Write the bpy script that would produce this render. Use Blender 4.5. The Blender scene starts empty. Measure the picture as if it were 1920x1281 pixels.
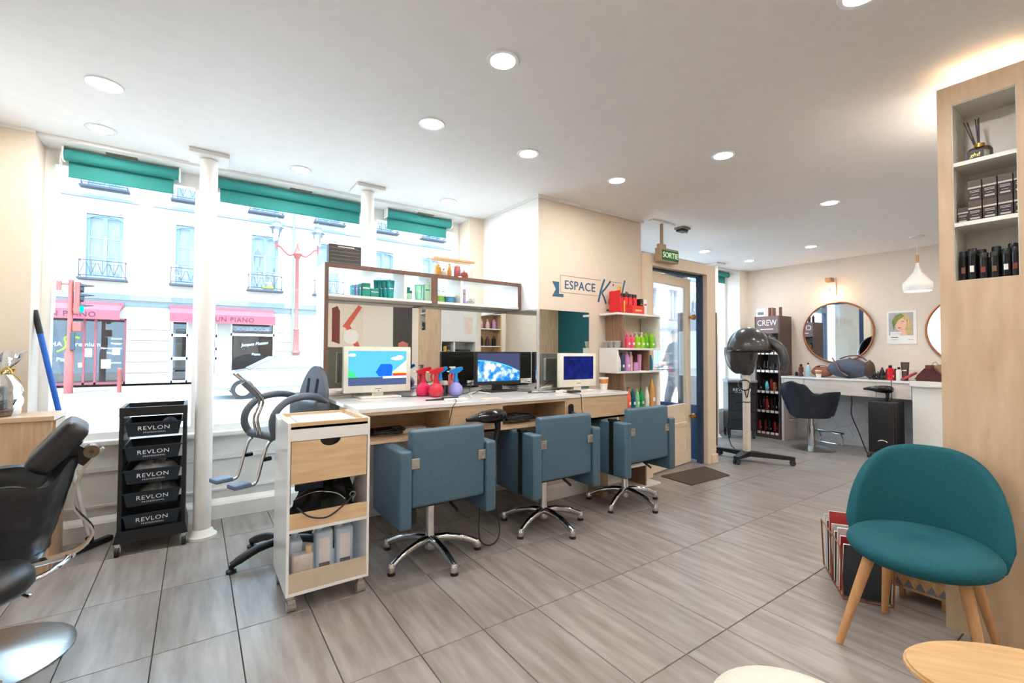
import bpy, bmesh, math, random
from mathutils import Vector, Matrix
random.seed(7)
sc = bpy.context.scene
PI = math.pi
# ------------------------------------------------------------------ camera
CAMH = 1.22
_pi, _ro, _ya = math.radians(1.37), math.radians(0.24), math.radians(34.85)
_fw = Vector((math.sin(_ya)*math.cos(_pi), math.cos(_ya)*math.cos(_pi), math.sin(_pi)))
_r0 = Vector((math.cos(_ya), -math.sin(_ya), 0)); _u0 = _r0.cross(_fw)
_r = _r0*math.cos(_ro) + _u0*math.sin(_ro); _u = _u0*math.cos(_ro) - _r0*math.sin(_ro)
cam = bpy.data.cameras.new('camera'); camo = bpy.data.objects.new('camera', cam)
sc.collection.objects.link(camo)
camo.matrix_world = Matrix(((_r.x, _u.x, -_fw.x, 0), (_r.y, _u.y, -_fw.y, 0), (_r.z, _u.z, -_fw.z, CAMH), (0, 0, 0, 1)))
cam.sensor_width = 36; cam.lens = 850/1920*36; cam.clip_start = 0.02; cam.clip_end = 300
sc.camera = camo
# ------------------------------------------------------------------ world, sun, exposure
w = bpy.data.worlds.new('sky'); sc.world = w; w.use_nodes = True
bg = w.node_tree.nodes['Background']; bg.inputs[0].default_value = (0.46, 0.73, 1.0, 1); bg.inputs[1].default_value = 4.6
sun = bpy.data.lights.new('sun', 'SUN'); sun.energy = 8; sun.angle = 0.02; sun.color = (1.0, 0.94, 0.86)
suno = bpy.data.objects.new('sun', sun); sc.collection.objects.link(suno)
suno.rotation_euler = Vector((0.12, 0.28, -0.95)).to_track_quat('-Z', 'Y').to_euler()
LAMP = 155.0       # radiance of the ceiling downlights
sc.view_settings.view_transform = 'Standard'; sc.view_settings.look = 'None'
sc.view_settings.exposure = 0.84; sc.view_settings.gamma = 1.0; sc.view_settings.use_curve_mapping = False
sc.cycles.max_bounces = 10; sc.cycles.diffuse_bounces = 5; sc.cycles.glossy_bounces = 5; sc.cycles.transparent_max_bounces = 16
sc.cycles.sample_clamp_indirect = 6; sc.cycles.caustics_reflective = False; sc.cycles.caustics_refractive = False
# ------------------------------------------------------------------ helpers
COL = sc.collection
def S(r, g, b):
    f = lambda c: (c/255/12.92) if c/255 <= 0.04045 else ((c/255+0.055)/1.055)**2.4
    return (f(r), f(g), f(b), 1)
MATS = {}
def M(name, rgb=(200, 200, 200), rough=0.5, metal=0.0, var=0.04, scale=14, stretch=(1, 1, 1), rgb2=None, bump=0.0, coat=0.0, spec=0.5, alpha=1.0, emit=0.0, trans=0.0, perobj=0.0, sheen=0.0, detail=4):
    if name in MATS: return MATS[name]
    m = bpy.data.materials.new(name); m.use_nodes = True; nt = m.node_tree; N = nt.nodes; L = nt.links
    b = N['Principled BSDF']; c = S(*rgb)
    b.inputs['Roughness'].default_value = rough; b.inputs['Metallic'].default_value = metal
    b.inputs['Specular IOR Level'].default_value = spec; b.inputs['Coat Weight'].default_value = coat
    b.inputs['Alpha'].default_value = alpha; b.inputs['Transmission Weight'].default_value = trans
    b.inputs['Sheen Weight'].default_value = sheen
    tc = N.new('ShaderNodeTexCoord'); mp = N.new('ShaderNodeMapping'); mp.inputs['Scale'].default_value = stretch
    L.new(tc.outputs['Object'], mp.inputs[0])
    no = N.new('ShaderNodeTexNoise'); no.inputs['Scale'].default_value = scale; no.inputs['Detail'].default_value = detail
    vec = mp.outputs[0]
    if perobj:
        oi = N.new('ShaderNodeObjectInfo'); ad = N.new('ShaderNodeVectorMath'); ad.operation = 'MULTIPLY_ADD'
        cb = N.new('ShaderNodeCombineXYZ')
        for k in range(3): L.new(oi.outputs['Random'], cb.inputs[k])
        ad.inputs[1].default_value = (37, 53, 71); L.new(cb.outputs[0], ad.inputs[0]); L.new(mp.outputs[0], ad.inputs[2]); vec = ad.outputs[0]
    L.new(vec, no.inputs['Vector'])
    mx = N.new('ShaderNodeMix'); mx.data_type = 'RGBA'
    d = S(*rgb2) if rgb2 else tuple(max(0, x*(1-2*var)) for x in c[:3])+(1,)
    e = c if rgb2 else tuple(min(1, x*(1+var)) for x in c[:3])+(1,)
    mx.inputs['A'].default_value = e; mx.inputs['B'].default_value = d
    rp = N.new('ShaderNodeMapRange'); rp.inputs[1].default_value = 0.32; rp.inputs[2].default_value = 0.7
    L.new(no.outputs['Fac'], rp.inputs[0]); L.new(rp.outputs[0], mx.inputs['Factor'])
    out = mx.outputs['Result']
    if perobj:
        hv = N.new('ShaderNodeHueSaturation'); mr = N.new('ShaderNodeMapRange')
        mr.inputs[3].default_value = 1-perobj; mr.inputs[4].default_value = 1+perobj
        L.new(oi.outputs['Random'], mr.inputs[0]); L.new(mr.outputs[0], hv.inputs['Value']); L.new(out, hv.inputs['Color']); out = hv.outputs[0]
    L.new(out, b.inputs['Base Color'])
    if emit:
        L.new(out, b.inputs['Emission Color']); b.inputs['Emission Strength'].default_value = emit
    if bump:
        bp = N.new('ShaderNodeBump'); bp.inputs['Strength'].default_value = bump; bp.inputs['Distance'].default_value = 0.01
        L.new(no.outputs['Fac'], bp.inputs['Height']); L.new(bp.outputs[0], b.inputs['Normal'])
    MATS[name] = m; return m
def glassmat(name, tint=(1, 1, 1), refl=0.06):
    if name in MATS: return MATS[name]
    m = bpy.data.materials.new(name); m.use_nodes = True; nt = m.node_tree; N = nt.nodes; L = nt.links
    N.remove(N['Principled BSDF']); o = N['Material Output']
    t = N.new('ShaderNodeBsdfTransparent'); t.inputs[0].default_value = tint+(1,)
    g = N.new('ShaderNodeBsdfGlossy'); g.inputs['Roughness'].default_value = 0.0; g.inputs[0].default_value = (1, 1, 1, 1)
    lw = N.new('ShaderNodeLayerWeight'); lw.inputs[0].default_value = 0.25
    mr = N.new('ShaderNodeMapRange'); mr.inputs[3].default_value = refl*0.6; mr.inputs[4].default_value = min(1, refl*8)
    L.new(lw.outputs['Fresnel'], mr.inputs[0])
    x = N.new('ShaderNodeMixShader'); L.new(mr.outputs[0], x.inputs[0]); L.new(t.outputs[0], x.inputs[1]); L.new(g.outputs[0], x.inputs[2])
    L.new(x.outputs[0], o.inputs[0]); MATS[name] = m; return m
def emitmat(name, rgb, strength):
    if name in MATS: return MATS[name]
    m = bpy.data.materials.new(name); m.use_nodes = True; nt = m.node_tree; N = nt.nodes
    N.remove(N['Principled BSDF']); e = N.new('ShaderNodeEmission'); e.inputs[0].default_value = rgb+(1,); e.inputs[1].default_value = strength
    nt.links.new(e.outputs[0], N['Material Output'].inputs[0]); MATS[name] = m; return m
# ---- mesh building: functions add to a bmesh
def NB(): return bmesh.new()
def box(bm, x0, x1, y0, y1, z0, z1, mi=0):
    v = [bm.verts.new(p) for p in ((x0,y0,z0),(x1,y0,z0),(x1,y1,z0),(x0,y1,z0),(x0,y0,z1),(x1,y0,z1),(x1,y1,z1),(x0,y1,z1))]
    for f in ((3,2,1,0),(4,5,6,7),(0,1,5,4),(1,2,6,5),(2,3,7,6),(3,0,4,7)):
        bm.faces.new([v[i] for i in f]).material_index = mi
    return v
def rbox(bm, x0, x1, y0, y1, z0, z1, r=0.01, seg=2):
    t = bmesh.new(); box(t, x0, x1, y0, y1, z0, z1)
    bmesh.ops.bevel(t, geom=t.edges[:], offset=r, segments=seg, profile=0.6, affect='EDGES', clamp_overlap=True)
    merge(bm, t); return bm
def merge(bm, t, mx=None):
    me = bpy.data.meshes.new('t'); t.to_mesh(me); t.free()
    if mx: me.transform(mx)
    bm.from_mesh(me); bpy.data.meshes.remove(me)
def frame_of(d):
    d = d.normalized(); a = Vector((0,0,1)) if abs(d.z) < 0.95 else Vector((1,0,0))
    x = d.cross(a).normalized(); y = d.cross(x).normalized(); return x, y
def tube(bm, pts, r, n=8, cap=True, closed=False):
    """sweep a circle (r scalar or list) along points"""
    pts = [Vector(p) for p in pts]; k = len(pts); rs = r if isinstance(r, (list, tuple)) else [r]*k
    rings = []; px = None
    for i, p in enumerate(pts):
        if closed: d = pts[(i+1) % k]-pts[i-1]
        else: d = pts[min(i+1, k-1)]-pts[max(i-1, 0)]
        if d.length < 1e-9: d = Vector((0,0,1))
        d.normalize()
        if px is None: x, y = frame_of(d)
        else:
            x = px-d*px.dot(d)
            if x.length < 1e-6: x, y = frame_of(d)
            x.normalize(); y = d.cross(x)
        px = x
        rings.append([bm.verts.new(p+(x*math.cos(2*PI*j/n)+y*math.sin(2*PI*j/n))*rs[i]) for j in range(n)])
    m = k if closed else k-1
    for i in range(m):
        a, b = rings[i], rings[(i+1) % k]
        for j in range(n): bm.faces.new((a[j], a[(j+1) % n], b[(j+1) % n], b[j]))
    if cap and not closed:
        bm.faces.new(rings[0][::-1]); bm.faces.new(rings[-1])
def lathe(bm, prof, n=16, c=(0,0,0), capb=True, capt=True):
    """revolve (r,z) profile around z at c"""
    cx, cy, cz = c; rings = []
    for r, z in prof:
        rings.append([bm.verts.new((cx+max(r, 1e-4)*math.cos(2*PI*j/n), cy+max(r, 1e-4)*math.sin(2*PI*j/n), cz+z)) for j in range(n)])
    for a, b in zip(rings, rings[1:]):
        for j in range(n): bm.faces.new((a[j], a[(j+1) % n], b[(j+1) % n], b[j]))
    if capb: bm.faces.new(rings[0][::-1])
    if capt: bm.faces.new(rings[-1])
def prism(bm, pts, axis, a, b):
    """extrude polygon (2D pts) along axis from a to b; axis x: pts=(y,z); y: (x,z); z: (x,y)"""
    def mk(p, t): return {'x': (t, p[0], p[1]), 'y': (p[0], t, p[1]), 'z': (p[0], p[1], t)}[axis]
    A = [bm.verts.new(mk(p, a)) for p in pts]; B = [bm.verts.new(mk(p, b)) for p in pts]
    n = len(pts)
    for i in range(n): bm.faces.new((A[i], A[(i+1) % n], B[(i+1) % n], B[i]))
    bm.faces.new(A[::-1]); bm.faces.new(B)
    bmesh.ops.recalc_face_normals(bm, faces=bm.faces[:])
def grid(bm, fn, nu, nv, closeu=False):
    V = [[bm.verts.new(fn(i/(nu if closeu else nu-1), j/(nv-1))) for j in range(nv)] for i in range(nu)]
    for i in range(nu if closeu else nu-1):
        for j in range(nv-1):
            bm.faces.new((V[i][j], V[(i+1) % nu][j], V[(i+1) % nu][j+1], V[i][j+1]))
    return V
def thick(bm, t):
    """give an open sheet thickness t"""
    bmesh.ops.recalc_face_normals(bm, faces=bm.faces[:]); bmesh.ops.solidify(bm, geom=bm.faces[:], thickness=t)
def bez(p0, p1, p2, p3, n=10):
    o = []
    for i in range(n+1):
        t = i/n; s = 1-t
        o.append(tuple(s*s*s*a+3*s*s*t*b+3*s*t*t*c+t*t*t*d for a, b, c, d in zip(p0, p1, p2, p3)))
    return o
def smoothline(pts, n=6):
    """Catmull-Rom through points"""
    P = [Vector(p) for p in pts]; o = []
    for i in range(len(P)-1):
        a = P[max(i-1, 0)]; b = P[i]; c = P[i+1]; d = P[min(i+2, len(P)-1)]
        for k in range(n):
            t = k/n; o.append(0.5*((2*b)+(c-a)*t+(2*a-5*b+4*c-d)*t*t+(3*b-a-3*c+d)*t**3))
    o.append(P[-1]); return o
def obj(name, bm, mat, parent=None, loc=None, rot=None, smooth=None, bevel=0):
    me = bpy.data.meshes.new(name)
    if isinstance(bm, bpy.types.Mesh): me = bm
    else:
        if bevel: bmesh.ops.bevel(bm, geom=bm.edges[:], offset=bevel, segments=1, affect='EDGES', clamp_overlap=True)
        bmesh.ops.recalc_face_normals(bm, faces=bm.faces[:])
        bm.to_mesh(me); bm.free()
        for m in (mat if isinstance(mat, (list, tuple)) else [mat]): me.materials.append(m)
        if smooth is not None:
            me.polygons.foreach_set('use_smooth', [True]*len(me.polygons))
            me.set_sharp_from_angle(angle=math.radians(smooth))
    o = bpy.data.objects.new(name, me); COL.objects.link(o)
    if parent: o.parent = parent
    if loc: o.location = loc
    if rot: o.rotation_euler = rot
    return o
def tag(o, label=None, cat=None, group=None, kind=None):
    if label: o['label'] = label
    if cat: o['category'] = cat
    if group: o['group'] = group
    if kind: o['kind'] = kind
    return o
def thing(name, label, cat, loc=(0,0,0), rz=0, group=None):
    o = bpy.data.objects.new(name, None); COL.objects.link(o); o.empty_display_size = 0.1
    o.location = loc; o.rotation_euler = (0, 0, rz); return tag(o, label, cat, group)
def struct(name, bm, mat, **k): return tag(obj(name, bm, mat, **k), kind='structure')
def cp(root, loc, rz=None, label=None, scale=None):
    """copy a thing with its parts and sub-parts"""
    r = root.copy(); COL.objects.link(r); r.location = loc
    if rz is not None: r.rotation_euler = (0, 0, rz)
    if label: r['label'] = label
    if scale: r.scale = scale
    for ch in root.children:
        c = ch.copy(); COL.objects.link(c); c.parent = r
        for g in ch.children:
            d = g.copy(); COL.objects.link(d); d.parent = c
    return r
def B(x0, x1, y0, y1, z0, z1, r=0):
    bm = NB()
    if r: rbox(bm, x0, x1, y0, y1, z0, z1, r)
    else: box(bm, x0, x1, y0, y1, z0, z1)
    return bm
def text(name, s, size, mat, parent, mw, depth=0.002, align='CENTER', shear=0.0, space=1.0, sx=1.0, bold=0.0):
    cu = bpy.data.curves.new('t', 'FONT'); cu.body = s; cu.size = size; cu.extrude = depth; cu.align_x = align; cu.align_y = 'CENTER'
    cu.shear = shear; cu.space_character = space; cu.offset = bold; cu.resolution_u = 3
    t = bpy.data.objects.new('t', cu); COL.objects.link(t); bpy.context.view_layer.update()
    me = bpy.data.meshes.new_from_object(t.evaluated_get(bpy.context.evaluated_depsgraph_get()))
    bpy.data.objects.remove(t); bpy.data.curves.remove(cu)
    me.transform(mw @ Matrix.Diagonal((sx, 1, 1, 1))); me.name = name; me.materials.clear(); me.materials.append(mat)
    o = bpy.data.objects.new(name, me); COL.objects.link(o)
    if parent: o.parent = parent
    return o
def faceY(x, y, z, rz=0): # text plane whose front looks to -Y
    return Matrix.Translation((x, y, z)) @ Matrix.Rotation(rz, 4, 'Z') @ Matrix.Rotation(PI/2, 4, 'X')
def faceX(x, y, z, sgn=-1): # front looks to -X (sgn -1) or +X
    return Matrix.Translation((x, y, z)) @ Matrix.Rotation(-PI/2 if sgn < 0 else PI/2, 4, 'Z') @ Matrix.Rotation(PI/2, 4, 'X')
# ------------------------------------------------------------------ materials
WHITE = M('white_paint', (240, 238, 234), 0.6, var=0.01)
CEILM = M('ceiling_paint', (247, 245, 243), 0.85, var=0.01)
BEIGE = M('beige_paint', (220, 205, 187), 0.75, var=0.012)
CREAM = M('cream_paint', (242, 236, 226), 0.7, var=0.012)
SILLM = M('joinery_paint', (238, 236, 230), 0.5, var=0.012)
LAM = M('white_laminate', (238, 236, 230), 0.3, var=0.01)
GLOSSW = M('white_gloss', (240, 240, 238), 0.12, var=0.01)
OAK = M('pale_oak', (214, 184, 148), 0.45, rgb2=(196, 162, 126), scale=5, stretch=(1.2, 1.2, 14), var=0.1)
OAKH = M('pale_oak_horizontal', (216, 188, 154), 0.4, rgb2=(200, 168, 132), scale=5, stretch=(1.2, 14, 14), var=0.1)
OAKT = M('tower_oak', (212, 186, 156), 0.45, rgb2=(192, 164, 134), scale=4, stretch=(5, 5, 0.9), var=0.1)
WALN = M('brown_edge', (120, 86, 70), 0.5, rgb2=(98, 70, 56), scale=5, stretch=(14, 14, 1.5))
GREYOAK = M('grey_brown_wood', (150, 116, 92), 0.5, rgb2=(118, 90, 70), scale=5, stretch=(12, 12, 1))
BLACK = M('black_plastic', (24, 24, 26), 0.4, var=0.1)
BLACKG = M('black_gloss', (14, 14, 16), 0.12, var=0.1)
LEATHER = M('black_leather', (30, 30, 32), 0.38, var=0.15, bump=0.05, scale=90)
CHROME = M('chrome', (222, 222, 224), 0.1, 1.0, var=0.02)
STEEL = M('brushed_steel', (196, 194, 190), 0.28, 1.0, var=0.06, scale=10, stretch=(1, 14, 1))
ALU = M('aluminium', (206, 200, 190), 0.3, 0.9, var=0.03)
GOLD = M('gold', (214, 170, 84), 0.25, 0.9)
MIRROR = M('mirror_silver', (240, 243, 242), 0.0, 1.0, var=0.0)
TEAL = M('teal_fabric', (0, 84, 96), 0.85, var=0.1, scale=160, bump=0.15)
TEALW = M('teal_paint', (0, 84, 94), 0.7)
BLINDM = M('blind_fabric', (44, 138, 134), 0.75, var=0.03, scale=120)
BLUELEA = M('blue_vinyl', (74, 102, 120), 0.42, var=0.04, scale=60, bump=0.04)
PAPER = M('paper_white', (240, 238, 234), 0.7, var=0.02)
DARK = M('dark_grey', (48, 48, 50), 0.5)
GLASS = glassmat('window_glass', (1, 1, 1), 0.05)
CLEAR = glassmat('clear_plastic', (0.96, 0.97, 1.0), 0.1)
AMBERG = glassmat('amber_liquid', (1.0, 0.62, 0.15), 0.1)
PINKG = glassmat('pink_liquid', (0.95, 0.25, 0.45), 0.1)
REDG = glassmat('red_liquid', (0.9, 0.12, 0.12), 0.1)
BLUEG = glassmat('blue_liquid', (0.6, 0.66, 0.95), 0.1)
HC = 2.52
# floor: bed plus separate tiles
tilem = M('floor_tile', (160, 154, 149), 0.30, rgb2=(126, 118, 111), scale=3.2, stretch=(7, 0.9, 1), perobj=0.04, bump=0.03, detail=9)
fl = struct('floor', B(-1.1, 7.4, -2.7, 4.1, -0.12, -0.008), M('floor_joint', (58, 50, 44), 0.8))
PX, PY, X0, Y0 = 0.2957, 0.605, -0.42, 1.73
tb = NB(); g = 0.0018
box(tb, g, PX-g, g, PY-g, -0.01, 0.0); bmesh.ops.bevel(tb, geom=[e for e in tb.edges if all(v.co.z > -0.001 for v in e.verts)], offset=0.0015, segments=1, affect='EDGES')
tme = bpy.data.meshes.new('tile'); tb.to_mesh(tme); tb.free(); tme.materials.append(tilem)
cand = []
for i in range(-3, 27):
    for j in range(-8, 5):
        x, y = X0+i*PX, Y0+j*PY
        if x+PX < -1.1 or x > 7.35 or y+PY < -2.7 or y > 4.1: continue
        cx, cy = x+PX/2, y+PY/2
        dz = cx*_fw.x+cy*_fw.y; dx = cx*_r.x+cy*_r.y
        vis = dz > 0.2 and abs(dx)/max(dz, .1) < 1.45
        cand.append((0 if vis else 1, math.hypot(cx, cy), x, y))
cand.sort()
rest = NB()
for k, (v, d, x, y) in enumerate(cand):
    if k < 295 and not v:
        o = bpy.data.objects.new('tile', tme); COL.objects.link(o); o.parent = fl; o.location = (x, y, 0)
    else: box(rest, x+g, x+PX-g, y+g, y+PY-g, -0.01, 0)
tag(obj('remaining_tiles', rest, tilem, fl), kind='stuff')
struct('ceiling', B(-1.1, 7.4, -2.7, 4.1, HC, HC+0.12), CEILM)
struct('wall_left', B(-1.1, -0.97, -2.7, 4.1, 0, HC), CREAM)
struct('wall_back', B(7.2, 7.35, -2.7, 4.1, 0, HC), M('back_wall_paint', (228, 215, 201), 0.75, var=0.012))
struct('wall_rear', B(-1.1, 7.35, -2.7, -2.55, 0, HC), M('rear_wall_paint', (232, 224, 210), 0.75, var=0.012))
# window wall: pilasters, low panelled wall
WY = 3.78
struct('wall_window_left', B(-0.97, -0.80, WY, 4.12, 0, HC), BEIGE)
struct('wall_window_right', B(2.13, 2.30, WY, 4.12, 0, HC), BEIGE)
bm = NB(); box(bm, -0.80, 2.13, 3.98, 4.12, 0, 0.60); struct('wall_window_low', bm, SILLM)
bm = NB()
prism(bm, [(3.98, 0), (3.945, 0), (3.945, 0.10), (3.955, 0.115), (3.965, 0.125), (3.98, 0.14)], 'x', -0.80, 2.13)
struct('baseboard_window', bm, SILLM)
bm = NB(); box(bm, -0.80, 2.13, 3.968, 3.98, 0.20, 0.215); box(bm, -0.80, 2.13, 3.966, 3.98, 0.43, 0.46); struct('trim_1', bm, SILLM)
bm = NB(); rbox(bm, -0.80, 2.13, 3.93, 4.12, 0.60, 0.635, 0.008); struct('trim_2', bm, SILLM)
bm = NB(); box(bm, -0.80, 2.13, 3.8, 4.12, HC-0.022, HC); box(bm, -0.80, 2.13, 4.0, 4.12, 2.45, HC-0.022); struct('trim_3', bm, WHITE)
# cornice strip where ceiling meets walls
bm = NB(); box(bm, -0.97, -0.955, -2.5, WY, HC-0.02, HC); box(bm, -0.97, -0.80, WY-0.012, WY, HC-0.02, HC); struct('trim_4', bm, WHITE)
def window(n, x0, x1, z0, z1, y=4.03, fr=0.045, mat=SILLM, glass=GLASS):
    bm = NB(); box(bm, x0, x1, y-0.03, y+0.03, z0, z0+fr); box(bm, x0, x1, y-0.03, y+0.03, z1-fr, z1)
    box(bm, x0, x0+fr, y-0.03, y+0.03, z0+fr, z1-fr); box(bm, x1-fr, x1, y-0.03, y+0.03, z0+fr, z1-fr)
    f = struct('window_%d' % n, bm, mat)
    obj('pane', B(x0+fr, x1-fr, y-0.004, y+0.004, z0+fr, z1-fr), glass, f); return f
window(1, -0.80, 0.02, 0.635, 2.45); window(2, 0.02, 1.26, 0.635, 2.45); window(3, 1.26, 2.13, 0.635, 2.45)
# the boxed-out block with the lettering
BX0, BX1, BY = 2.30, 3.58, 2.92
struct('wall_block', B(BX0, BX1, BY+0.004, 3.85, 0, HC), BEIGE)
struct('wall_block_lit_side', B(BX0-0.006, BX0, BY+0.004, WY, 0, HC), WHITE)  # side face painted white to carry the window light on the block
bm = NB(); box(bm, BX0-0.02, BX1+0.02, BY-0.016, BY, HC-0.022, HC); box(bm, BX0-0.02, BX0-0.006, BY, WY, HC-0.022, HC); struct('trim_5', bm, WHITE)
bm = NB(); prism(bm, [(BY, 0), (BY-0.02, 0), (BY-0.02, 0.1), (BY, 0.12)], 'x', BX0, BX1); struct('baseboard_block', bm, SILLM)
# right of the block: shopfront beyond the vestibule
struct('wall_window_far', B(6.98, 7.2, WY, 4.12, 0, HC), CREAM)
struct('wall_shopfront_low', B(4.78, 6.98, 3.98, 4.12, 0, 0.30), SILLM)
bm = NB(); box(bm, 3.58, 6.98, 3.8, 4.12, HC-0.022, HC); box(bm, 4.78, 6.98, 4.0, 4.12, 2.45, HC-0.022); struct('trim_6', bm, WHITE)
window(4, 4.78, 5.9, 0.30, 2.45); window(5, 5.9, 6.98, 0.30, 2.45)
# columns
def column(x, y, label):
    t = thing('column', label, 'column', (x, y, 0))
    bm = NB(); lathe(bm, [(0.05, 0.05), (0.05, HC-0.03)], 24); obj('shaft', bm, SILLM, t, smooth=40)
    bm = NB(); lathe(bm, [(0.085, 0), (0.085, 0.02), (0.07, 0.03), (0.062, 0.05), (0.05, 0.06)], 24); obj('base', bm, SILLM, t, smooth=40)
    bm = NB(); rbox(bm, -0.11, 0.11, -0.11, 0.11, HC-0.028, HC-0.001, 0.004); obj('capital_plate', bm, WHITE, t)
column(0.05, 3.62, 'round white column behind the black drawer trolley')
column(1.10, 3.60, 'round white column rising behind the open desk shelf')
column(6.18, 3.72, 'round white column beyond the entrance door frame')
# downlights
LM = emitmat('lamp_glow', (1.0, 0.96, 0.925), LAMP)
dl = None
for x, y, lab in ((1.10, 1.66, 'ceiling downlight nearest the camera at top centre'), (-0.39, 2.93, 'ceiling downlight at far left above the black salon chair'),
    (-0.48, 3.54, 'ceiling downlight at far left close to the first roller blind'), (1.08, 2.36, 'ceiling downlight above the row of monitors, left of two'),
    (1.76, 2.35, 'ceiling downlight above the row of monitors, right of two'), (0.59, 3.5, 'faint ceiling downlight beside the middle roller blind'),
    (2.58, 2.33, 'ceiling downlight in front of the wall lettering'), (2.82, 1.63, 'ceiling downlight alone in mid ceiling right of the lettering block'),
    (1.76, 3.5, 'faint ceiling downlight beside the last roller blind'), (4.46, 1.62, 'ceiling downlight nearest the white pendant lamp'),
    (6.1, 2.42, 'ceiling downlight above the quilted salon chair'), (5.3, 3.32, 'small far ceiling downlight right of the exit sign'),
    (6.35, 3.3, 'small far ceiling downlight above the display stand'), (1.95, 0.6, 'ceiling downlight cut by the top edge of the picture'),
    *[(x, y, None) for x, y in ((0.2, 0.6), (4.7, 0.75), (5.9, 0.9), (-0.3, -0.5), (1.1, -0.5), (2.4, -0.5), (3.7, -0.5), (5.0, -0.5), (6.3, -0.5), (-0.3, -1.6), (1.1, -1.6), (2.4, -1.6), (3.7, -1.6), (5.0, -1.6), (6.3, -1.6))]):  # unlabelled ones are unseen lamps, added so their bounce lifts the ceiling
    if dl is None:
        dl = thing('downlight', lab, 'ceiling light', (x, y, HC), 0, 'recessed ceiling downlights')
        bm = NB(); lathe(bm, [(0.055, -0.004), (0.072, -0.005), (0.075, -0.001), (0.075, 0)], 24, capb=False, capt=False); obj('rim', bm, GLOSSW, dl, smooth=50)
        bm = NB(); lathe(bm, [(0.056, -0.0035), (0.056, -0.003)], 24); obj('lens', bm, LM, dl)
    else: cp(dl, (x, y, HC), label=lab or 'added unseen downlight behind the camera to brighten the ceiling')
# ------------------------------------------------------------------ street outside
ASPH = M('asphalt', (176, 174, 172), 0.9, var=0.05, scale=6)
PAVE = M('pavement', (122, 128, 138), 0.85, var=0.05, scale=3)
FAC = M('facade_plaster', (186, 176, 160), 0.85, var=0.02, scale=1.5)
STRING = M('facade_zinc', (116, 126, 142), 0.6, var=0.05)
WINB = M('window_frame_blue', (120, 140, 166), 0.5)
IRON = M('railing_iron', (52, 56, 72), 0.5)
CURT = M('curtain', (160, 164, 158), 0.9, var=0.12, scale=3, stretch=(6, 1, 0.4))
AWN = M('awning_red', (176, 70, 80), 0.8, var=0.04)
AWNT = M('awning_letters', (30, 16, 48), 0.7)
SHOPD = M('shop_interior', (74, 68, 66), 0.8, var=0.3, scale=2)
SHOPF = M('shop_floor', (150, 112, 82), 0.6, var=0.1, scale=3)
REDFR = M('shop_frame_red', (160, 72, 76), 0.5)
WHFR = M('shop_frame_white', (232, 230, 226), 0.5)
TXTW = M('vinyl_white', (245, 245, 245), 0.5, var=0)
TXTG = M('vinyl_green', (170, 205, 40), 0.5)
POLE = M('street_iron_red', (140, 66, 56), 0.5)
STEELG = M('signal_black', (46, 50, 56), 0.5)
struct('ground_road', B(-30, 45, 4.12, 16.4, -0.2, -0.08), ASPH)
bm = NB(); box(bm, -30, 45, 16.4, 21, -0.2, 0.03); struct('ground_pavement', bm, PAVE)
bm = NB(); box(bm, -30, 45, 16.25, 16.4, -0.2, 0.05); struct('trim_kerb', bm, M('kerb_stone', (196, 196, 198), 0.8))
FY = 20.0
bld = thing('apartment_building', 'cream plastered apartment building with shops across the street', 'building', (0, FY, 0))
holes = [(-6.5, -1.95, 0.1, 2.3), (-0.73, -0.25, 0.1, 2.3), (0.33, 0.62, 0.1, 2.3), (1.05, 2.52, 0.1, 2.3), (4.1, 5.3, 0.1, 2.4), (7, 9.5, 0.1, 2.3), (11, 14, 0.1, 2.3), (16, 21, 0.1, 2.3), (23, 27, 0.1, 2.3), (29, 33, 0.1, 2.3)]
wx = [-2.55+2.35*k for k in range(-2, 16)]
holes += [(x-0.46, x+0.46, 3.6, 5.72) for x in wx] + [(x-0.46, x+0.46, 6.6, 8.6) for x in wx]
def wall_with_holes(bm, x0, x1, z0, z1, y0, y1, hs):
    xs = sorted({x0, x1, *[h[0] for h in hs], *[h[1] for h in hs]}); 
    for a, b in zip(xs, xs[1:]):
        col = sorted([(h[2], h[3]) for h in hs if h[0] <= a+1e-6 and h[1] >= b-1e-6]); z = z0
        for p, q in col:
            if p > z: box(bm, a, b, y0, y1, z, p)
            z = q
        if z < z1: box(bm, a, b, y0, y1, z, z1)
bm = NB(); wall_with_holes(bm, -9, 36, 0, 10.5, 0, 0.4, holes); obj('facade', bm, FAC, bld)
bm = NB(); box(bm, -9, 36, -0.12, 0, 2.92, 3.10); box(bm, -9, 36, -0.06, 0, 2.74, 2.86); obj('string_course', bm, STRING, bld)
bm = NB(); box(bm, -9, 36, -0.10, 0, 6.22, 6.30); obj('cornice_band', bm, STRING, bld)
bm = NB(); tube(bm, [(3.15, -0.08, 0.1), (3.15, -0.08, 9)], 0.05); obj('drain_pipe', bm, STRING, bld)
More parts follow.
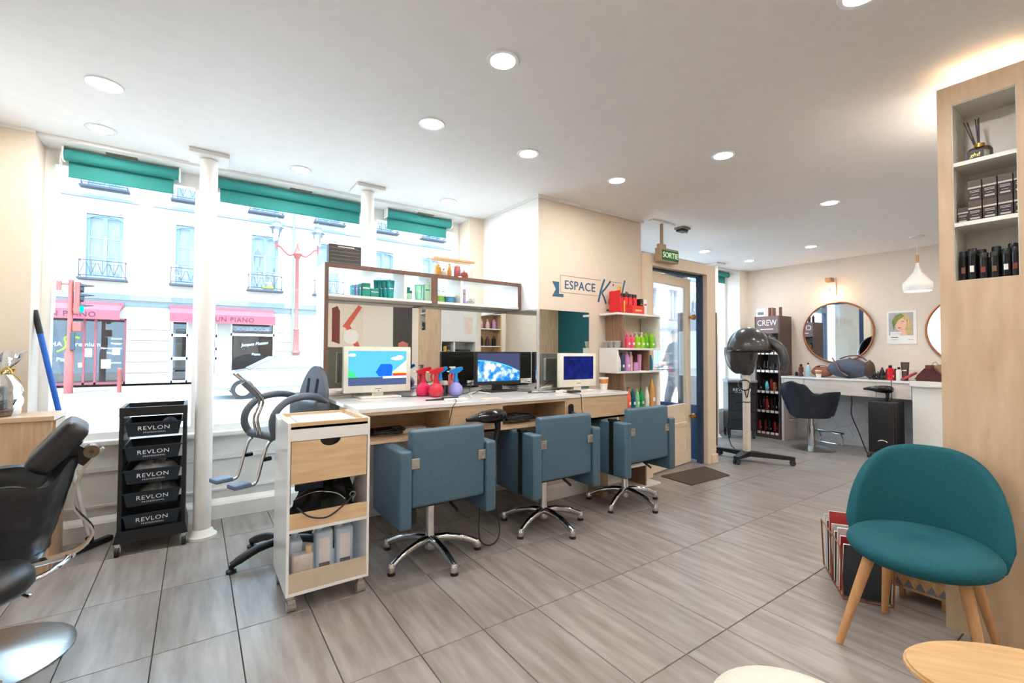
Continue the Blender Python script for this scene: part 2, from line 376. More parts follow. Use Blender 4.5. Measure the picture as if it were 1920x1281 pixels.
# one window (frame + panes + curtain) and one railing, copied
def fwin():
    f = NB(); h = 2.1
    box(f, -0.46, -0.38, 0.1, 0.16, 0, h); box(f, 0.38, 0.46, 0.1, 0.16, 0, h); box(f, -0.05, 0.05, 0.1, 0.17, 0, h)
    for z in (0, 0.72, 1.33, h-0.09): box(f, -0.38, 0.38, 0.105, 0.155, z, z+(0.08 if z in (0, h-0.09) else 0.04))
    prism(f, [(-0.46, h-0.16), (-0.46, h), (0.46, h), (0.46, h-0.16), (0.3, h-0.06), (0, h-0.02), (-0.3, h-0.06)], 'y', 0.05, 0.11)
    return f
def frail():
    r = NB()
    for z in (0.06, 0.55): box(r, -0.58, 0.58, -0.3, -0.28, z, z+0.025)
    for x in (-0.57, 0.57):
        box(r, x-0.01, x+0.01, -0.3, -0.28, 0.0, 0.57)
        for z in (0.06, 0.55): box(r, x-0.01, x+0.01, -0.3, 0.0, z, z+0.025)
    for k in (-0.42, -0.14, 0.14, 0.42):
        for s in (-1, 1):
            tube(r, [(k+s*(0.02+0.055*(1-math.cos(t)))*1.0, -0.29, 0.31+0.2*math.cos(t)*0.9) for t in [i*PI/6 for i in range(7)]], 0.008, 4)
    for x in [-0.28, 0, 0.28]: box(r, x-0.006, x+0.006, -0.295, -0.285, 0.06, 0.56)
    box(r, -0.62, 0.62, -0.34, 0, -0.06, 0.0)
    return r
w0 = r0_ = None
for row, z in ((0, 3.6), (1, 6.6)):
    for k, x in enumerate(wx):
        if w0 is None:
            w0 = obj('window', fwin(), WINB, bld); p0_ = obj('pane', B(-0.4, 0.4, 0.125, 0.135, 0.05, 2.05), GLASS, w0)
            c0_ = obj('curtain', B(-0.46, 0.46, 0.3, 0.32, 0, 2.1), CURT, w0)
            r0_ = obj('balcony_railing', frail(), IRON, bld); a, b = w0, r0_
        else:
            a = w0.copy(); COL.objects.link(a); b = r0_.copy(); COL.objects.link(b)
            for ch in (p0_, c0_): c = ch.copy(); COL.objects.link(c); c.parent = a
        a.location = (x, 0, z); b.location = (x, 0, z-0.02)
bm = NB(); rbox(bm, 2.05, 2.45, -0.27, -0.12, 3.62, 3.76, 0.02); obj('planter', bm, M('planter_lime', (176, 196, 60), 0.6, var=0.2), bld)
# rusticated piers: separate stone courses
for x0, x1, n in ((-1.95, -0.76, 6), (2.6, 4.0, 6)):
    for k in range(n):
        z0 = 0.1+k*0.37; bm = NB(); rbox(bm, x0+0.01, x1-0.01, -0.05, 0.0, z0, z0+0.345, 0.012, 1); obj('stone_block', bm, FAC, bld)
# shop interiors and fronts
bm = NB(); box(bm, -7, 3.0, 2.8, 2.9, 0.0, 2.6); box(bm, -7, 3.0, 0.4, 2.8, 2.5, 2.6); box(bm, 3.0, 3.1, 0.4, 2.9, 0, 2.6); box(bm, 3.6, 35, 1.5, 1.6, 0, 2.6); box(bm, 3.6, 35, .4, 1.5, 2.5, 2.6)
box(bm, -6, -3.2, 1.4, 1.8, 0.0, 1.0); box(bm, -2.9, -2.2, 1.6, 2.0, 0.0, 1.4); obj('shop_interior', bm, SHOPD, bld)
bm = NB(); box(bm, -7, 35, 0.0, 2.8, 0.03, 0.1); obj('shop_floor', bm, SHOPF, bld)
def shop(x0, x1, z0, z1, fr, bars=(), rails=()):
    bm = NB(); f = 0.05
    box(bm, x0, x1, 0.02, 0.1, z0, z0+f*1.5); box(bm, x0, x1, 0.02, 0.1, z1-f, z1); box(bm, x0, x0+f, 0.02, 0.1, z0, z1); box(bm, x1-f, x1, 0.02, 0.1, z0, z1)
    for b in bars: box(bm, b-0.03, b+0.03, 0.02, 0.1, z0, z1)
    for r in rails: box(bm, x0, x1, 0.02, 0.1, r-0.05, r+0.05)
    o = obj('shop_front', bm, fr, bld); obj('pane', B(x0+f, x1-f, 0.05, 0.06, z0+f, z1-f), GLASS, o); return o
s1 = shop(-6.5, -1.95, 0.1, 2.3, REDFR, (-4.6, -3.0, -2.72))
shop(-0.73, -0.25, 0.1, 2.3, WHFR, (), (0.95, 1.78)); shop(0.33, 0.62, 0.1, 2.3, WHFR, (), (0.95, 1.3, 1.78)); s2 = shop(1.05, 2.52, 0.1, 2.3, WHFR, (), (1.85,))
s3 = shop(4.1, 5.3, 0.1, 2.4, WHFR, (4.7,), (1.9,))
bm = NB()
for k in range(5):
    for j in range(6): lathe(bm, [(0.05, 0), (0.05, 0.02)], 6, (4.25+k*0.1+(j % 2)*0.05, 0.03, 0.5+j*0.22))
obj('door_grille', bm, IRON, bld)
for (a, b) in ((7, 9.5), (11, 14), (16, 21), (23, 27), (29, 33)): shop(a, b, 0.1, 2.3, WHFR, ((a+b)/2,), (1.9,))
# awnings with lettering
def awning(x0, x1, txt, tx):
    bm = NB(); prism(bm, [(0.0, 2.70), (-0.1, 2.74), (-0.72, 2.52), (-0.72, 2.48), (0, 2.64)], 'x', x0, x1)
    a = obj('awning', bm, AWN, bld)
    obj('valance', B(x0, x1, -0.73, -0.71, 2.22, 2.52), AWN, a)
    obj('awning_case', B(x0-0.03, x1+0.03, -0.14, 0.0, 2.66, 2.82), REDFR, a)
    text('awning_lettering', txt, 0.235, AWNT, a, faceY(tx, -0.735, 2.36), align='RIGHT', space=1.12)
awning(-6.6, -2.05, 'TE UN PIANO', -2.62); awning(-0.76, 2.45, 'TE UN PIANO', 1.75)
for s, sz, x, z, m, kw in (('YAMAHA', .2, -3.92, 1.42, TXTW, {}), ('Premium', .2, -2.95, 1.42, TXTW, {}), ('Piano', .17, -3.45, 0.93, TXTW, {}),
        ('Accord', .09, -2.2, 1.62, TXTW, {}), ('Réglage', .09, -2.2, 1.46, TXTW, {}), ('Harmonisation', .09, -2.32, 1.30, TXTW, {}), ('Mise', .09, -2.35, 1.14, TXTW, {}), ('Restauration', .09, -2.3, 0.82, TXTW, {})):
    text('shop_window_lettering', s, sz, m, s1, faceY(x, 0.045, z, 0))
bm = NB(); tube(bm, smoothline([(-3.1, .045, 1.62), (-3.3, .045, 1.68), (-3.45, .045, 1.62), (-3.42, .045, 1.45), (-3.45, .045, 1.3), (-3.62, .045, 1.18)], 6), [0.03+0.0*i for i in range(31)], 6); obj('swoosh_mark', bm, TXTG, s1)
text('shop_window_lettering', 'SCOOBIDOC', .2, M('reflected_sign', (190, 190, 190), 0.5), s2, faceY(1.75, 0.045, 2.06) @ Matrix.Diagonal((-1, 1, 1, 1)))  # reflection of a sign, painted on the pane as reversed letters
text('shop_window_lettering', 'Jacques Masson', .17, TXTW, s2, faceY(1.85, 0.045, 1.5) @ Matrix.Rotation(0.12, 4, 'Z'), shear=0.3, sx=0.85)
text('shop_window_lettering', 'Piano', .13, TXTW, s2, faceY(1.9, 0.045, 1.1))
for x, z, w_, h_ in ((-2.9, 1.15, .2, .28), (-2.45, .78, .24, .3), (-3.05, .75, .15, .15), (-2.2, 1.2, .2, .24)): obj('window_notice', B(x-w_/2, x+w_/2, 0.04, 0.045, z-h_/2, z+h_/2), PAPER, s1)
# street lamp with two lanterns
LANT = glassmat('lantern_glass', (0.95, 0.96, 1.0), 0.15)
t = thing('street_lamp', 'tall red iron street lamp with two lanterns', 'street lamp', (2.84, 17.2, 0.03))
bm = NB(); lathe(bm, [(0.2, 0), (0.2, 0.1), (0.16, 0.2), (0.13, 0.5), (0.15, 0.55), (0.12, 0.62), (0.12, 1.1), (0.15, 1.15), (0.1, 1.25), (0.08, 1.9), (0.1, 1.95), (0.06, 2.0), (0.055, 4.4), (0.09, 4.45), (0.14, 4.58), (0.09, 4.7), (0.03, 4.85), (0.03, 4.95)], 14); obj('pole', bm, POLE, t, smooth=40)
for s in (-1, 1):
    bm = NB(); tube(bm, smoothline([(s*0.1, 0, 4.58), (s*0.25, 0, 4.52), (s*0.4, 0, 4.62), (s*0.55, 0, 4.78), (s*0.68, 0, 4.78)]), 0.032, 8); tube(bm, [(s*0.66, 0, 4.66), (s*0.66, 0, 4.95)], 0.03, 8); obj('arm', bm, POLE, t, smooth=40)
    bm = NB(); lathe(bm, [(0.1, 4.95), (0.17, 5.4)], 6, (s*0.66, 0, 0)); l = obj('lantern', bm, LANT, t)
    bm = NB(); lathe(bm, [(0.25, 5.4), (0.2, 5.46), (0.12, 5.55), (0.12, 5.62), (0.06, 5.68), (0.03, 5.76)], 6, (s*0.66, 0, 0)); obj('lantern_roof', bm, M('lantern_blue', (80, 96, 120), 0.4), l)
# traffic light
t = thing('traffic_light', 'red-brown traffic light pole showing green opposite the left window', 'traffic light', (-2.88, 17.3, 0.03))
bm = NB(); lathe(bm, [(0.1, 0), (0.1, 1.15), (0.06, 1.25), (0.055, 3.15)], 12); obj('pole', bm, POLE, t, smooth=40)
bm = NB(); rbox(bm, 0.08, 0.2, -0.12, 0.1, 2.2, 3.1, 0.02); box(bm, -0.05, 0.1, -0.03, 0.03, 2.9, 2.95); box(bm, -.05, .1, -.03, .03, 2.3, 2.35); hd = obj('signal_head', bm, POLE, t)
for k, (z, c) in enumerate(((2.92, STEELG), (2.65, STEELG), (2.36, emitmat('green_signal', (0.0, 0.85, 0.5), 1.5)))):
    bm = NB(); tube(bm, [(0.2, 0, z), (0.26, 0, z)], 0.1, 12); obj('lens', bm, c, hd)
    bm = NB(); prism(bm, [(0.2, z+0.13), (0.48, z+0.1), (0.2, z+0.06)], 'y', -0.12, 0.12); obj('visor', bm, STEELG, hd)
bm = NB(); box(bm, -0.4, -0.02, -0.02, 0.02, 3.0, 3.05); box(bm, -0.3, -0.2, -0.06, 0.06, 2.85, 3.1); obj('side_bracket', bm, POLE, t)
bm = NB(); rbox(bm, 0.06, 0.24, -0.1, 0.1, 1.72, 1.98, 0.02); obj('pedestrian_box', bm, POLE, t)
bm = NB(); rbox(bm, 0.02, 0.12, -0.12, -0.02, 1.2, 1.7, 0.02); obj('repeater_lamp', bm, STEELG, t)
bm = NB(); lathe(bm, [(0.05, 0), (0.05, 0.6), (0.06, 0.62), (0.05, 0.68), (0.01, 0.7)], 12)
t = tag(obj('bollard', bm, POLE, None, (-1.78, 17.0, 0.03), smooth=40), 'short red-brown bollard on the pavement across the street', 'bollard')
# passing car, at rest
SILV = M('car_silver', (150, 158, 168), 0.25, 0.4, coat=0.6); CGL = M('car_glass', (150, 176, 190), 0.08, var=0.1)
t = thing('car', 'pale silver car on the road beyond the grey child seat', 'car', (2.2, 15.0, -0.08)); t.scale = (0.92, 0.92, 0.88)
prof = [(-1.98, 0.35), (-2.05, 0.55), (-1.95, 0.72), (-1.3, 0.86), (-0.95, 0.92), (1.75, 0.95), (1.98, 0.85), (2.02, 0.5), (1.95, 0.32), (-1.8, 0.28)]
bm = NB(); prism(bm, prof, 'y', -0.8, 0.8); bmesh.ops.bevel(bm, geom=bm.edges[:], offset=0.07, segments=2, affect='EDGES', clamp_overlap=True); obj('body', bm, SILV, t, smooth=50)
bm = NB(); prism(bm, [(-1.1, 0.88), (-0.35, 1.32), (0.9, 1.34), (1.75, 0.9)], 'y', -0.7, 0.7); bmesh.ops.bevel(bm, geom=bm.edges[:], offset=0.05, segments=2, affect='EDGES', clamp_overlap=True); obj('cabin', bm, SILV, t, smooth=50)
for q in ([(-0.9, 0.94), (-0.38, 1.25), (0.2, 1.27), (0.2, 0.95)], [(0.27, 0.95), (0.27, 1.27), (0.85, 1.27), (1.45, 0.97)]):
    for y in (-0.705, 0.695): bm = NB(); prism(bm, q, 'y', y, y+0.01); obj('side_window', bm, CGL, t)
bm = NB(); v = [bm.verts.new(p) for p in ((-1.08, -0.62, 0.93), (-1.08, 0.62, 0.93), (-0.42, 0.6, 1.31), (-0.42, -0.6, 1.31))]; bm.faces.new(v); thick(bm, 0.02); obj('windscreen', bm, CGL, t)
for x in (-1.25, 1.3):
    for y in (-0.74, 0.74):
        bm = NB(); tube(bm, [(x, y-0.1, 0.3), (x, y+0.1, 0.3)], 0.3, 20); wl = obj('wheel', bm, BLACK, t)
        bm = NB(); tube(bm, [(x, y-0.11, 0.3), (x, y+0.11, 0.3)], 0.19, 14); obj('hub_cap', bm, ALU, wl)
for y in (-0.55, 0.55): bm = NB(); rbox(bm, -2.06, -1.9, y-0.15, y+0.15, 0.6, 0.74, 0.03); obj('headlight', bm, GLOSSW, t)
# ------------------------------------------------------------------ window side
def lump(bm, cx, cy, z, rx, ry, h, n=10, seed=0, rough=0.25):
    rnd = random.Random(seed)
    def f(u, v):
        a = 2*PI*u; r = math.sin(v*PI/2) if v < 1 else 1
        k = 1+rough*(rnd.random()-0.5)
        return (cx+rx*math.cos(a)*r*k, cy+ry*math.sin(a)*r*k, z+h*math.cos(v*PI/2)*(1+rough*(rnd.random()-0.5)) if v < 1 else z)
    V = grid(bm, f, n*2, n//2+1, closeu=True)
    bm.faces.new([V[i][-1] for i in range(len(V))][::-1]) 
def blind(x0, x1, label, y=3.925):
    t = thing('roller_blind', label, 'blind', (0, y, 2.452), 0, 'teal roller blinds')
    bm = NB(); tube(bm, [(x0, 0, 0), (x1, 0, 0)], 0.036, 16); obj('roll', bm, BLINDM, t, smooth=40)
    obj('fabric', B(x0+0.015, x1-0.03, 0.028, 0.032, -0.125, 0), BLINDM, t)
    bm = NB(); tube(bm, [(x0+0.015, 0.03, -0.125), (x1-0.03, 0.03, -0.125)], 0.006, 6); obj('bottom_bar', bm, BLINDM, t)
    for x in (x0-0.01, x1): obj('bracket', B(x, x+0.01, -0.03, 0.045, -0.035, 0.045), WHITE, t)
    return t
b1 = blind(-0.70, -0.12, 'teal roller blind at the left window, with a bead chain')
bm = NB(); tube(bm, [(-0.715, -0.02, 0), (-0.73, -0.02, -1.0)], 0.003, 5); tube(bm, [(-0.715, 0.02, 0), (-0.73, 0.02, -1.0)], 0.003, 5); obj('bead_chain', bm, WHITE, b1)
blind(0.11, 1.17, 'long teal roller blind between the two round columns'); blind(1.37, 2.0, 'teal roller blind right of the second column, next to the lettering block')
blind(6.05, 6.9, 'small teal roller blind at the far shop window near the display stand')
for x, lab in ((-0.42, 'slotted air vent above the left blind'), (0.66, 'slotted air vent above the long middle blind'), (1.72, 'slotted air vent above the third blind'), (6.4, 'slotted air vent above the small far blind')):
    t = thing('air_vent', lab, 'vent', (x, 3.875, HC-0.022), 0, 'air vents in the window head')
    bm = NB(); box(bm, -0.11, 0.11, -0.035, 0.035, -0.004, 0); obj('vent_plate', bm, WHITE, t)
    for k in range(3): obj('slot', B(-0.08, 0.08, -0.024+k*0.017, -0.012+k*0.017, -0.0055, -0.004), M('vent_slot', (120, 110, 96), 0.7), t)
# wooden cabinet at left
t = thing('low_cabinet', 'oak-look low cabinet at the left edge under the window', 'cabinet', (-0.80, 3.49, 0))
CABW = M('cabinet_oak', (200, 168, 136), 0.5, rgb2=(176, 142, 112), scale=5, stretch=(8, 8, 0.8))
obj('body', B(-0.165, 0.155, 0.0, 0.28, 0, 0.835), CABW, t, bevel=0.002)
obj('top_board', B(-0.168, 0.168, -0.012, 0.285, 0.835, 0.862), M('cabinet_top', (206, 176, 146), 0.4, rgb2=(188, 156, 126), scale=4, stretch=(1, 8, 8)), t, bevel=0.002)
obj('side_panel', B(0.155, 0.166, 0.04, 0.275, 0.02, 0.83), CABW, t)
# gift in cellophane
t = thing('gift_bag', 'gift wrapped in clear cellophane with gold ribbon on the cabinet', 'gift', (-0.875, 3.60, 0.862))
rnd = random.Random(3)
def cel(u, v):
    a = 2*PI*u; z = v*0.34
    r = 0.075+0.012*math.sin(v*6) if v < 0.5 else 0.075-(v-0.5)*0.2 if v < 0.72 else 0.03+(v-0.72)*0.2
    r *= 1+0.18*(rnd.random()-0.5)+0.15*math.sin(7*a)*(0.3+v)
    return (r*math.cos(a), r*math.sin(a), z+0.02*math.sin(5*a)*(1 if v > 0.95 else 0))
bm = NB(); grid(bm, cel, 28, 16, closeu=True); obj('cellophane', bm, glassmat('cellophane', (0.93, 0.95, 0.98), 0.22), t, smooth=30)
bm = NB(); rbox(bm, -0.04, 0.03, -0.03, 0.03, 0.035, 0.16, 0.006); obj('wrapped_box', bm, DARK, t)
bm = NB(); lathe(bm, [(0.06, 0.0), (0.065, 0.005), (0.065, 0.03), (0.05, 0.035)], 20); obj('wrapped_tin', bm, M('tin_brown', (90, 62, 44), 0.3), t)
bm = NB()
for k in range(6):
    a = k*PI/3; tube(bm, smoothline([(0.03*math.cos(a), 0.03*math.sin(a), 0.235), (0.06*math.cos(a+.3), 0.06*math.sin(a+.3), 0.26), (0.055*math.cos(a+.7), 0.055*math.sin(a+.7), 0.235), (0.03*math.cos(a+.8), 0.03*math.sin(a+.8), 0.232)], 4), 0.005, 5)
tube(bm, [(0.03*math.cos(k*.6), 0.03*math.sin(k*.6), 0.233) for k in range(10)], 0.006, 5, closed=True)
tube(bm, smoothline([(0.035, -0.02, 0.235), (0.07, -0.03, 0.22), (0.095, -0.03, 0.19)]), 0.004, 5); obj('ribbon', bm, GOLD, t)
# broom leaning in the window corner
t = thing('broom', 'long broom with blue and white handle leaning behind the cabinet', 'broom', (0, 0, 0))
BLUEH = M('broom_blue', (20, 96, 196), 0.35)
hb = Vector((-0.515, 3.79, 0.045)); ht = Vector((-0.80, 3.865, 1.46)); d = ht-hb
q = lambda k: tuple(hb+d*k)
bm = NB(); tube(bm, [q(0.03), q(0.55)], 0.0125, 12); obj('lower_handle', bm, M('broom_white', (226, 226, 226), 0.4), t, smooth=40)
bm = NB(); tube(bm, [q(0.55), q(0.9)], 0.0145, 12); obj('upper_handle', bm, BLUEH, t, smooth=40)
bm = NB(); tube(bm, [q(0.9), q(1.0)], 0.0155, 12); obj('grip', bm, BLACK, t, smooth=40)
bm = NB(); rbox(bm, -0.15, 0.15, -0.02, 0.02, 0, 0.032, 0.006); tube(bm, [(0.02, 0, 0.03), (0.015, 0, 0.07)], 0.02, 10); obj('broom_head', bm, BLACK, t, loc=(-0.53, 3.785, 0.004), rot=(0, 0, 0.85))
# tub salon chair (shared by two things)
def arc_profile(ctrl, u):
    n = len(ctrl)-1; x = min(u*n, n-1e-6); i = int(x); f = x-i; f = f*f*(3-2*f); return ctrl[i]*(1-f)+ctrl[i+1]*f
def tub_shell(t, mat, zs=0.40, top=0.45, quilt=True, k=1.0, ln=0.12):
    """outer tub: back towards +x, open to -x; zs seat underside height"""
    hs = [0.29, 0.30, 0.30, 0.27, top*0.93, top, top*0.93, 0.27, 0.30, 0.30, 0.29]
    def f(u, v):
        a = math.radians(-128+256*u); h = arc_profile(hs, u)
        rr = 0.20+0.075*v**0.7
        lean = ln*v*max(0, math.cos(a))
        rx = rr*(1.0 if math.cos(a) > 0 else 1.15)
        b = 0.008*abs(math.sin(v*5*PI))**0.5*abs(math.sin(a*5.5))**0.5 if quilt else 0
        return (k*(rx+b)*math.cos(a)+lean, k*(rr*1.12+b)*math.sin(a), zs+(h)*v-0.05*(1-v)*abs(math.cos(a)))
    bm = NB(); grid(bm, f, 64, 22); thick(bm, 0.035); return obj('tub_back', bm, mat, t, smooth=60)
def tub_seat(t, mat, zs=0.40, k=1.0):
    bm = NB()
    pts = [(k*0.235*math.cos(a) if math.cos(a) > 0 else k*0.27*math.cos(a), k*0.225*math.sin(a)) for a in [i*2*PI/28 for i in range(28)]]
    prism(bm, pts, 'z', zs-0.04, zs+0.09); bmesh.ops.bevel(bm, geom=[e for e in bm.edges if abs(e.verts[0].co.z-e.verts[1].co.z) < 1e-5], offset=0.03, segments=3, affect='EDGES'); obj('seat', bm, mat, t, smooth=50)
def disc_base(t, r=0.27, zs=0.36):
    bm = NB(); lathe(bm, [(r, 0), (r, 0.008), (r*0.9, 0.016), (0.06, 0.03), (0.045, 0.034)], 48); obj('base_disc', bm, STEEL, t, smooth=40)
    bm = NB(); lathe(bm, [(0.045, 0.03), (0.042, 0.3), (0.03, 0.302), (0.028, zs)], 20); obj('gas_column', bm, CHROME, t, smooth=40)
    bm = NB(); tube(bm, smoothline([(-0.03, -0.1, zs-0.03), (0.06, -0.14, zs-0.04), (0.14, -0.2, zs-0.07)]), 0.008, 6); obj('pump_lever', bm, CHROME, t)
t = thing('salon_chair', 'black salon chair with headrest and chrome back bar, cut by the left edge', 'chair', (-0.665, 2.64, 0), math.radians(8))
disc_base(t, 0.27, 0.36); tub_shell(t, LEATHER, 0.42, 0.38, True, 0.78, 0.055); tub_seat(t, LEATHER, 0.42, 0.78)
bm = NB(); pr = [(0.335, 0.80), (0.275, 0.72), (0.24, 0.58), (0.30, 0.47), (0.305, 0.43), (0.27, 0.385), (0.2, 0.37), (0.02, 0.362)]
P2 = smoothline([(a, 0, b) for a, b in pr], 4)
for dy in (-0.024,):
    A = [bm.verts.new((p.x, -0.06, p.z)) for p in P2]; Bv = [bm.verts.new((p.x, -0.015, p.z)) for p in P2]
    for i in range(len(P2)-1): bm.faces.new((A[i], A[i+1], Bv[i+1], Bv[i]))
thick(bm, 0.008); obj('back_bar', bm, CHROME, t, smooth=40)
bm = NB(); rbox(bm, -0.045, 0.045, -0.14, 0.14, -0.11, 0.11, 0.04, 4); hr = obj('headrest', bm, LEATHER, t, (0.20, -0.03, 0.83), (0, math.radians(38), 0), smooth=60)
bm = NB(); box(bm, 0.04, 0.055, -0.05, 0.05, -0.05, 0.05); box(bm, 0.05, 0.12, -0.035, 0.035, -0.03, 0.03); obj('headrest_bracket', bm, BLACK, hr)
bm = NB(); tube(bm, [(0.30, -0.075, 0.80), (0.30, -0.13, 0.80)], 0.026, 16); tube(bm, [(0.30, -0.13, 0.80), (0.30, 0.0, 0.80)], 0.008, 8); obj('headrest_knob', bm, M('knob_bronze', (120, 108, 92), 0.25, 0.8), t, smooth=40)
bm = NB(); tube(bm, smoothline([(-0.3, -0.2, 0.33), (0.08, -0.2, 0.34), (0.2, -0.17, 0.36), (0.24, -0.05, 0.36), (0.2, -0.02, 0.35), (-0.3, -0.02, 0.33)], 5), 0.011, 8); obj('foot_bar', bm, CHROME, t, smooth=60)
t = thing('round_stool', 'black padded round stool seat cut by the left edge', 'stool', (-0.615, 2.27, 0)); bm = NB(); lathe(bm, [(0.10, 0.385), (0.15, 0.39), (0.165, 0.41), (0.165, 0.44), (0.15, 0.465), (0.08, 0.478), (0.0, 0.48)], 36); obj('seat', bm, LEATHER, t, smooth=60)
bm = NB(); lathe(bm, [(0.03, 0.06), (0.03, 0.2), (0.02, 0.21), (0.02, 0.386)], 14); obj('column', bm, CHROME, t, smooth=40)
for k in range(5):
    a = 2*PI*k/5+2.2; bm = NB(); tube(bm, [(0.02*math.cos(a), 0.02*math.sin(a), 0.075), (0.1*math.cos(a), 0.1*math.sin(a), 0.05)], 0.014, 8); tube(bm, [(0.1*math.cos(a), 0.1*math.sin(a), 0.055), (0.1*math.cos(a), 0.1*math.sin(a), 0.0)], 0.018, 8); obj('base_leg', bm, CHROME, t, smooth=50)
# black drawer trolleys (front towards -Y)
WHTXT = M('print_white', (232, 236, 238), 0.5, var=0)
NAVY = M('tray_navy_black', (26, 38, 48), 0.35, var=0.08)
def trolley(label, loc, rz, trays=((0.70, 1), (0.555, 1), (0.415, 1), (0.28, 1), (0.15, 1)), words=True):
    t = thing('salon_trolley', label, 'trolley', loc, rz)
    W, D, z0, z1 = 0.165, 0.33, 0.105, 0.865
    for x in (-W, W-0.022): obj('side_panel', B(x, x+0.022, 0.01, D, z0, z1), BLACK, t, bevel=0.003)
    bm = NB(); box(bm, -W, W, 0, 0.02, z1-0.04, z1+0.012); box(bm, -W, W, D-0.02, D, z1-0.04, z1+0.012); box(bm, -W, -W+0.02, 0.02, D-0.02, z1-0.04, z1+0.012); box(bm, W-0.02, W, 0.02, D-0.02, z1-0.04, z1+0.012)
    box(bm, -W+.01, W-.01, .01, D-.01, z1-.04, z1-.034); obj('top_frame', bm, BLACK, t)
    bm = NB(); prism(bm, [(-W-0.015, z0-0.03), (W+0.015, z0-0.03), (W, z0+0.04), (-W, z0+0.04)], 'y', -0.01, D+0.01); obj('base_tray', bm, BLACK, t)
    for z, k in trays:
        bm = NB(); w1, w0_, h = 0.138, 0.122, 0.085
        A = [(-w1, -0.005, z+h), (w1, -0.005, z+h), (w1, D-0.01, z+h), (-w1, D-0.01, z+h)]; Bq = [(-w0_, 0.01, z), (w0_, 0.01, z), (w0_, D-0.03, z), (-w0_, D-0.03, z)]
        a = [bm.verts.new(p) for p in A]; b = [bm.verts.new(p) for p in Bq]
        for i in range(4): bm.faces.new((a[i], a[(i+1) % 4], b[(i+1) % 4], b[i]))
        bm.faces.new(b); thick(bm, 0.004)
        box(bm, -w1-0.006, w1+0.006, -0.011, -0.005, z+h-0.008, z+h); box(bm, -w1-0.006, -w1, -0.005, D-0.01, z+h-0.008, z+h); box(bm, w1, w1+0.006, -0.005, D-0.01, z+h-0.008, z+h)
        tr = obj('tray', bm, NAVY, t)
        if words:
            tilt = Matrix.Rotation(math.atan2(0.015, h)*-1, 4, 'X')
            text('tray_lettering', 'REVLON', 0.034, WHTXT, tr, Matrix.Translation((0, -0.004, z+0.048)) @ tilt @ Matrix.Rotation(PI/2, 4, 'X'), 0.0008, space=1.1, sx=1.15)
            text('tray_lettering', 'PROFESSIONAL', 0.0125, WHTXT, tr, Matrix.Translation((0.004, -0.0005, z+0.022)) @ tilt @ Matrix.Rotation(PI/2, 4, 'X'), 0.0008, space=1.35)
    for x in (-W+0.005, W-0.005):
        for y in (0.01, D-0.01):
            bm = NB(); tube(bm, [(x, y, 0.055), (x, y, 0.08)], 0.02, 10); box(bm, x-0.018, x-0.014, y-0.02, y+0.02, 0.025, 0.065); box(bm, x+0.014, x+0.018, y-0.02, y+0.02, 0.025, 0.065); c = obj('caster', bm, CHROME, t)
            bm = NB(); tube(bm, [(x-0.011, y-0.008, 0.028), (x+0.011, y-0.008, 0.028)], 0.028, 14); obj('wheel', bm, BLACK, c)
    return t
trolley('black five-drawer trolley with REVLON trays by the window column', (-0.205, 3.555, 0), 0)
bm = NB(); lump(bm, 0, 0, 0, 0.11, 0.12, 0.09, 12, 5, 0.5); tag(obj('towel', bm, M('white_cotton', (244, 243, 240), 0.95, var=0.06, scale=40, bump=0.4), None, (-0.205, 3.72, 0.43), smooth=60), 'crumpled white towel in the middle drawer of the window trolley', 'towel')
bm = NB(); lump(bm, 0, 0, 0, 0.10, 0.12, 0.09, 12, 9, 0.5); tag(obj('towel', bm, M('grey_cotton', (176, 174, 170), 0.95, var=0.1, scale=40, bump=0.4), None, (-0.185, 3.72, 0.295), smooth=60), 'greyish cloth in the fourth drawer of the window trolley', 'towel')
bm = NB(); tube(bm, [(0.03*math.cos(a), 0, 0.03*math.sin(a)) for a in [k*PI/8 for k in range(16)]], 0.012, 6, closed=True); tag(obj('tape_roll', bm, M('lilac_tape', (190, 184, 226), 0.4), None, (-0.13, 3.66, 0.758), (0, 0, 0.1), smooth=60), 'lilac tape roll in the top drawer of the window trolley', 'tape roll')
# child seat on star base
GREYP = M('grey_seat_plastic', (84, 92, 102), 0.38, var=0.05)
t = thing('child_seat', 'grey plastic child styling seat with chrome rails and footrests', 'chair', (0.455, 3.02, 0), math.radians(22))
for k in range(5):
    a = k*2*PI/5+math.radians(172)
    bm = NB(); c, s = math.cos(a), math.sin(a)
    tube(bm, smoothline([(0.04*c, 0.04*s, 0.10), (0.15*c, 0.15*s, 0.09), (0.25*c, 0.25*s, 0.055), (0.285*c, 0.285*s, 0.04)], 3), [0.024]*7+[0.02]*3, 8); lathe(bm, [(0.026, 0), (0.026, 0.014), (0.012, 0.02), (0.012, 0.04)], 10, (0.285*c, 0.285*s, 0)); obj('base_leg', bm, BLACK, t, smooth=50)
bm = NB(); lathe(bm, [(0.04, 0.06), (0.04, 0.14), (0.028, 0.15), (0.028, 0.72)], 16); obj('column', bm, CHROME, t, smooth=40)
bm = NB(); rbox(bm, -0.17, 0.17, -0.14, 0.14, 0.72, 0.765, 0.02, 3); obj('seat', bm, GREYP, t, smooth=50)
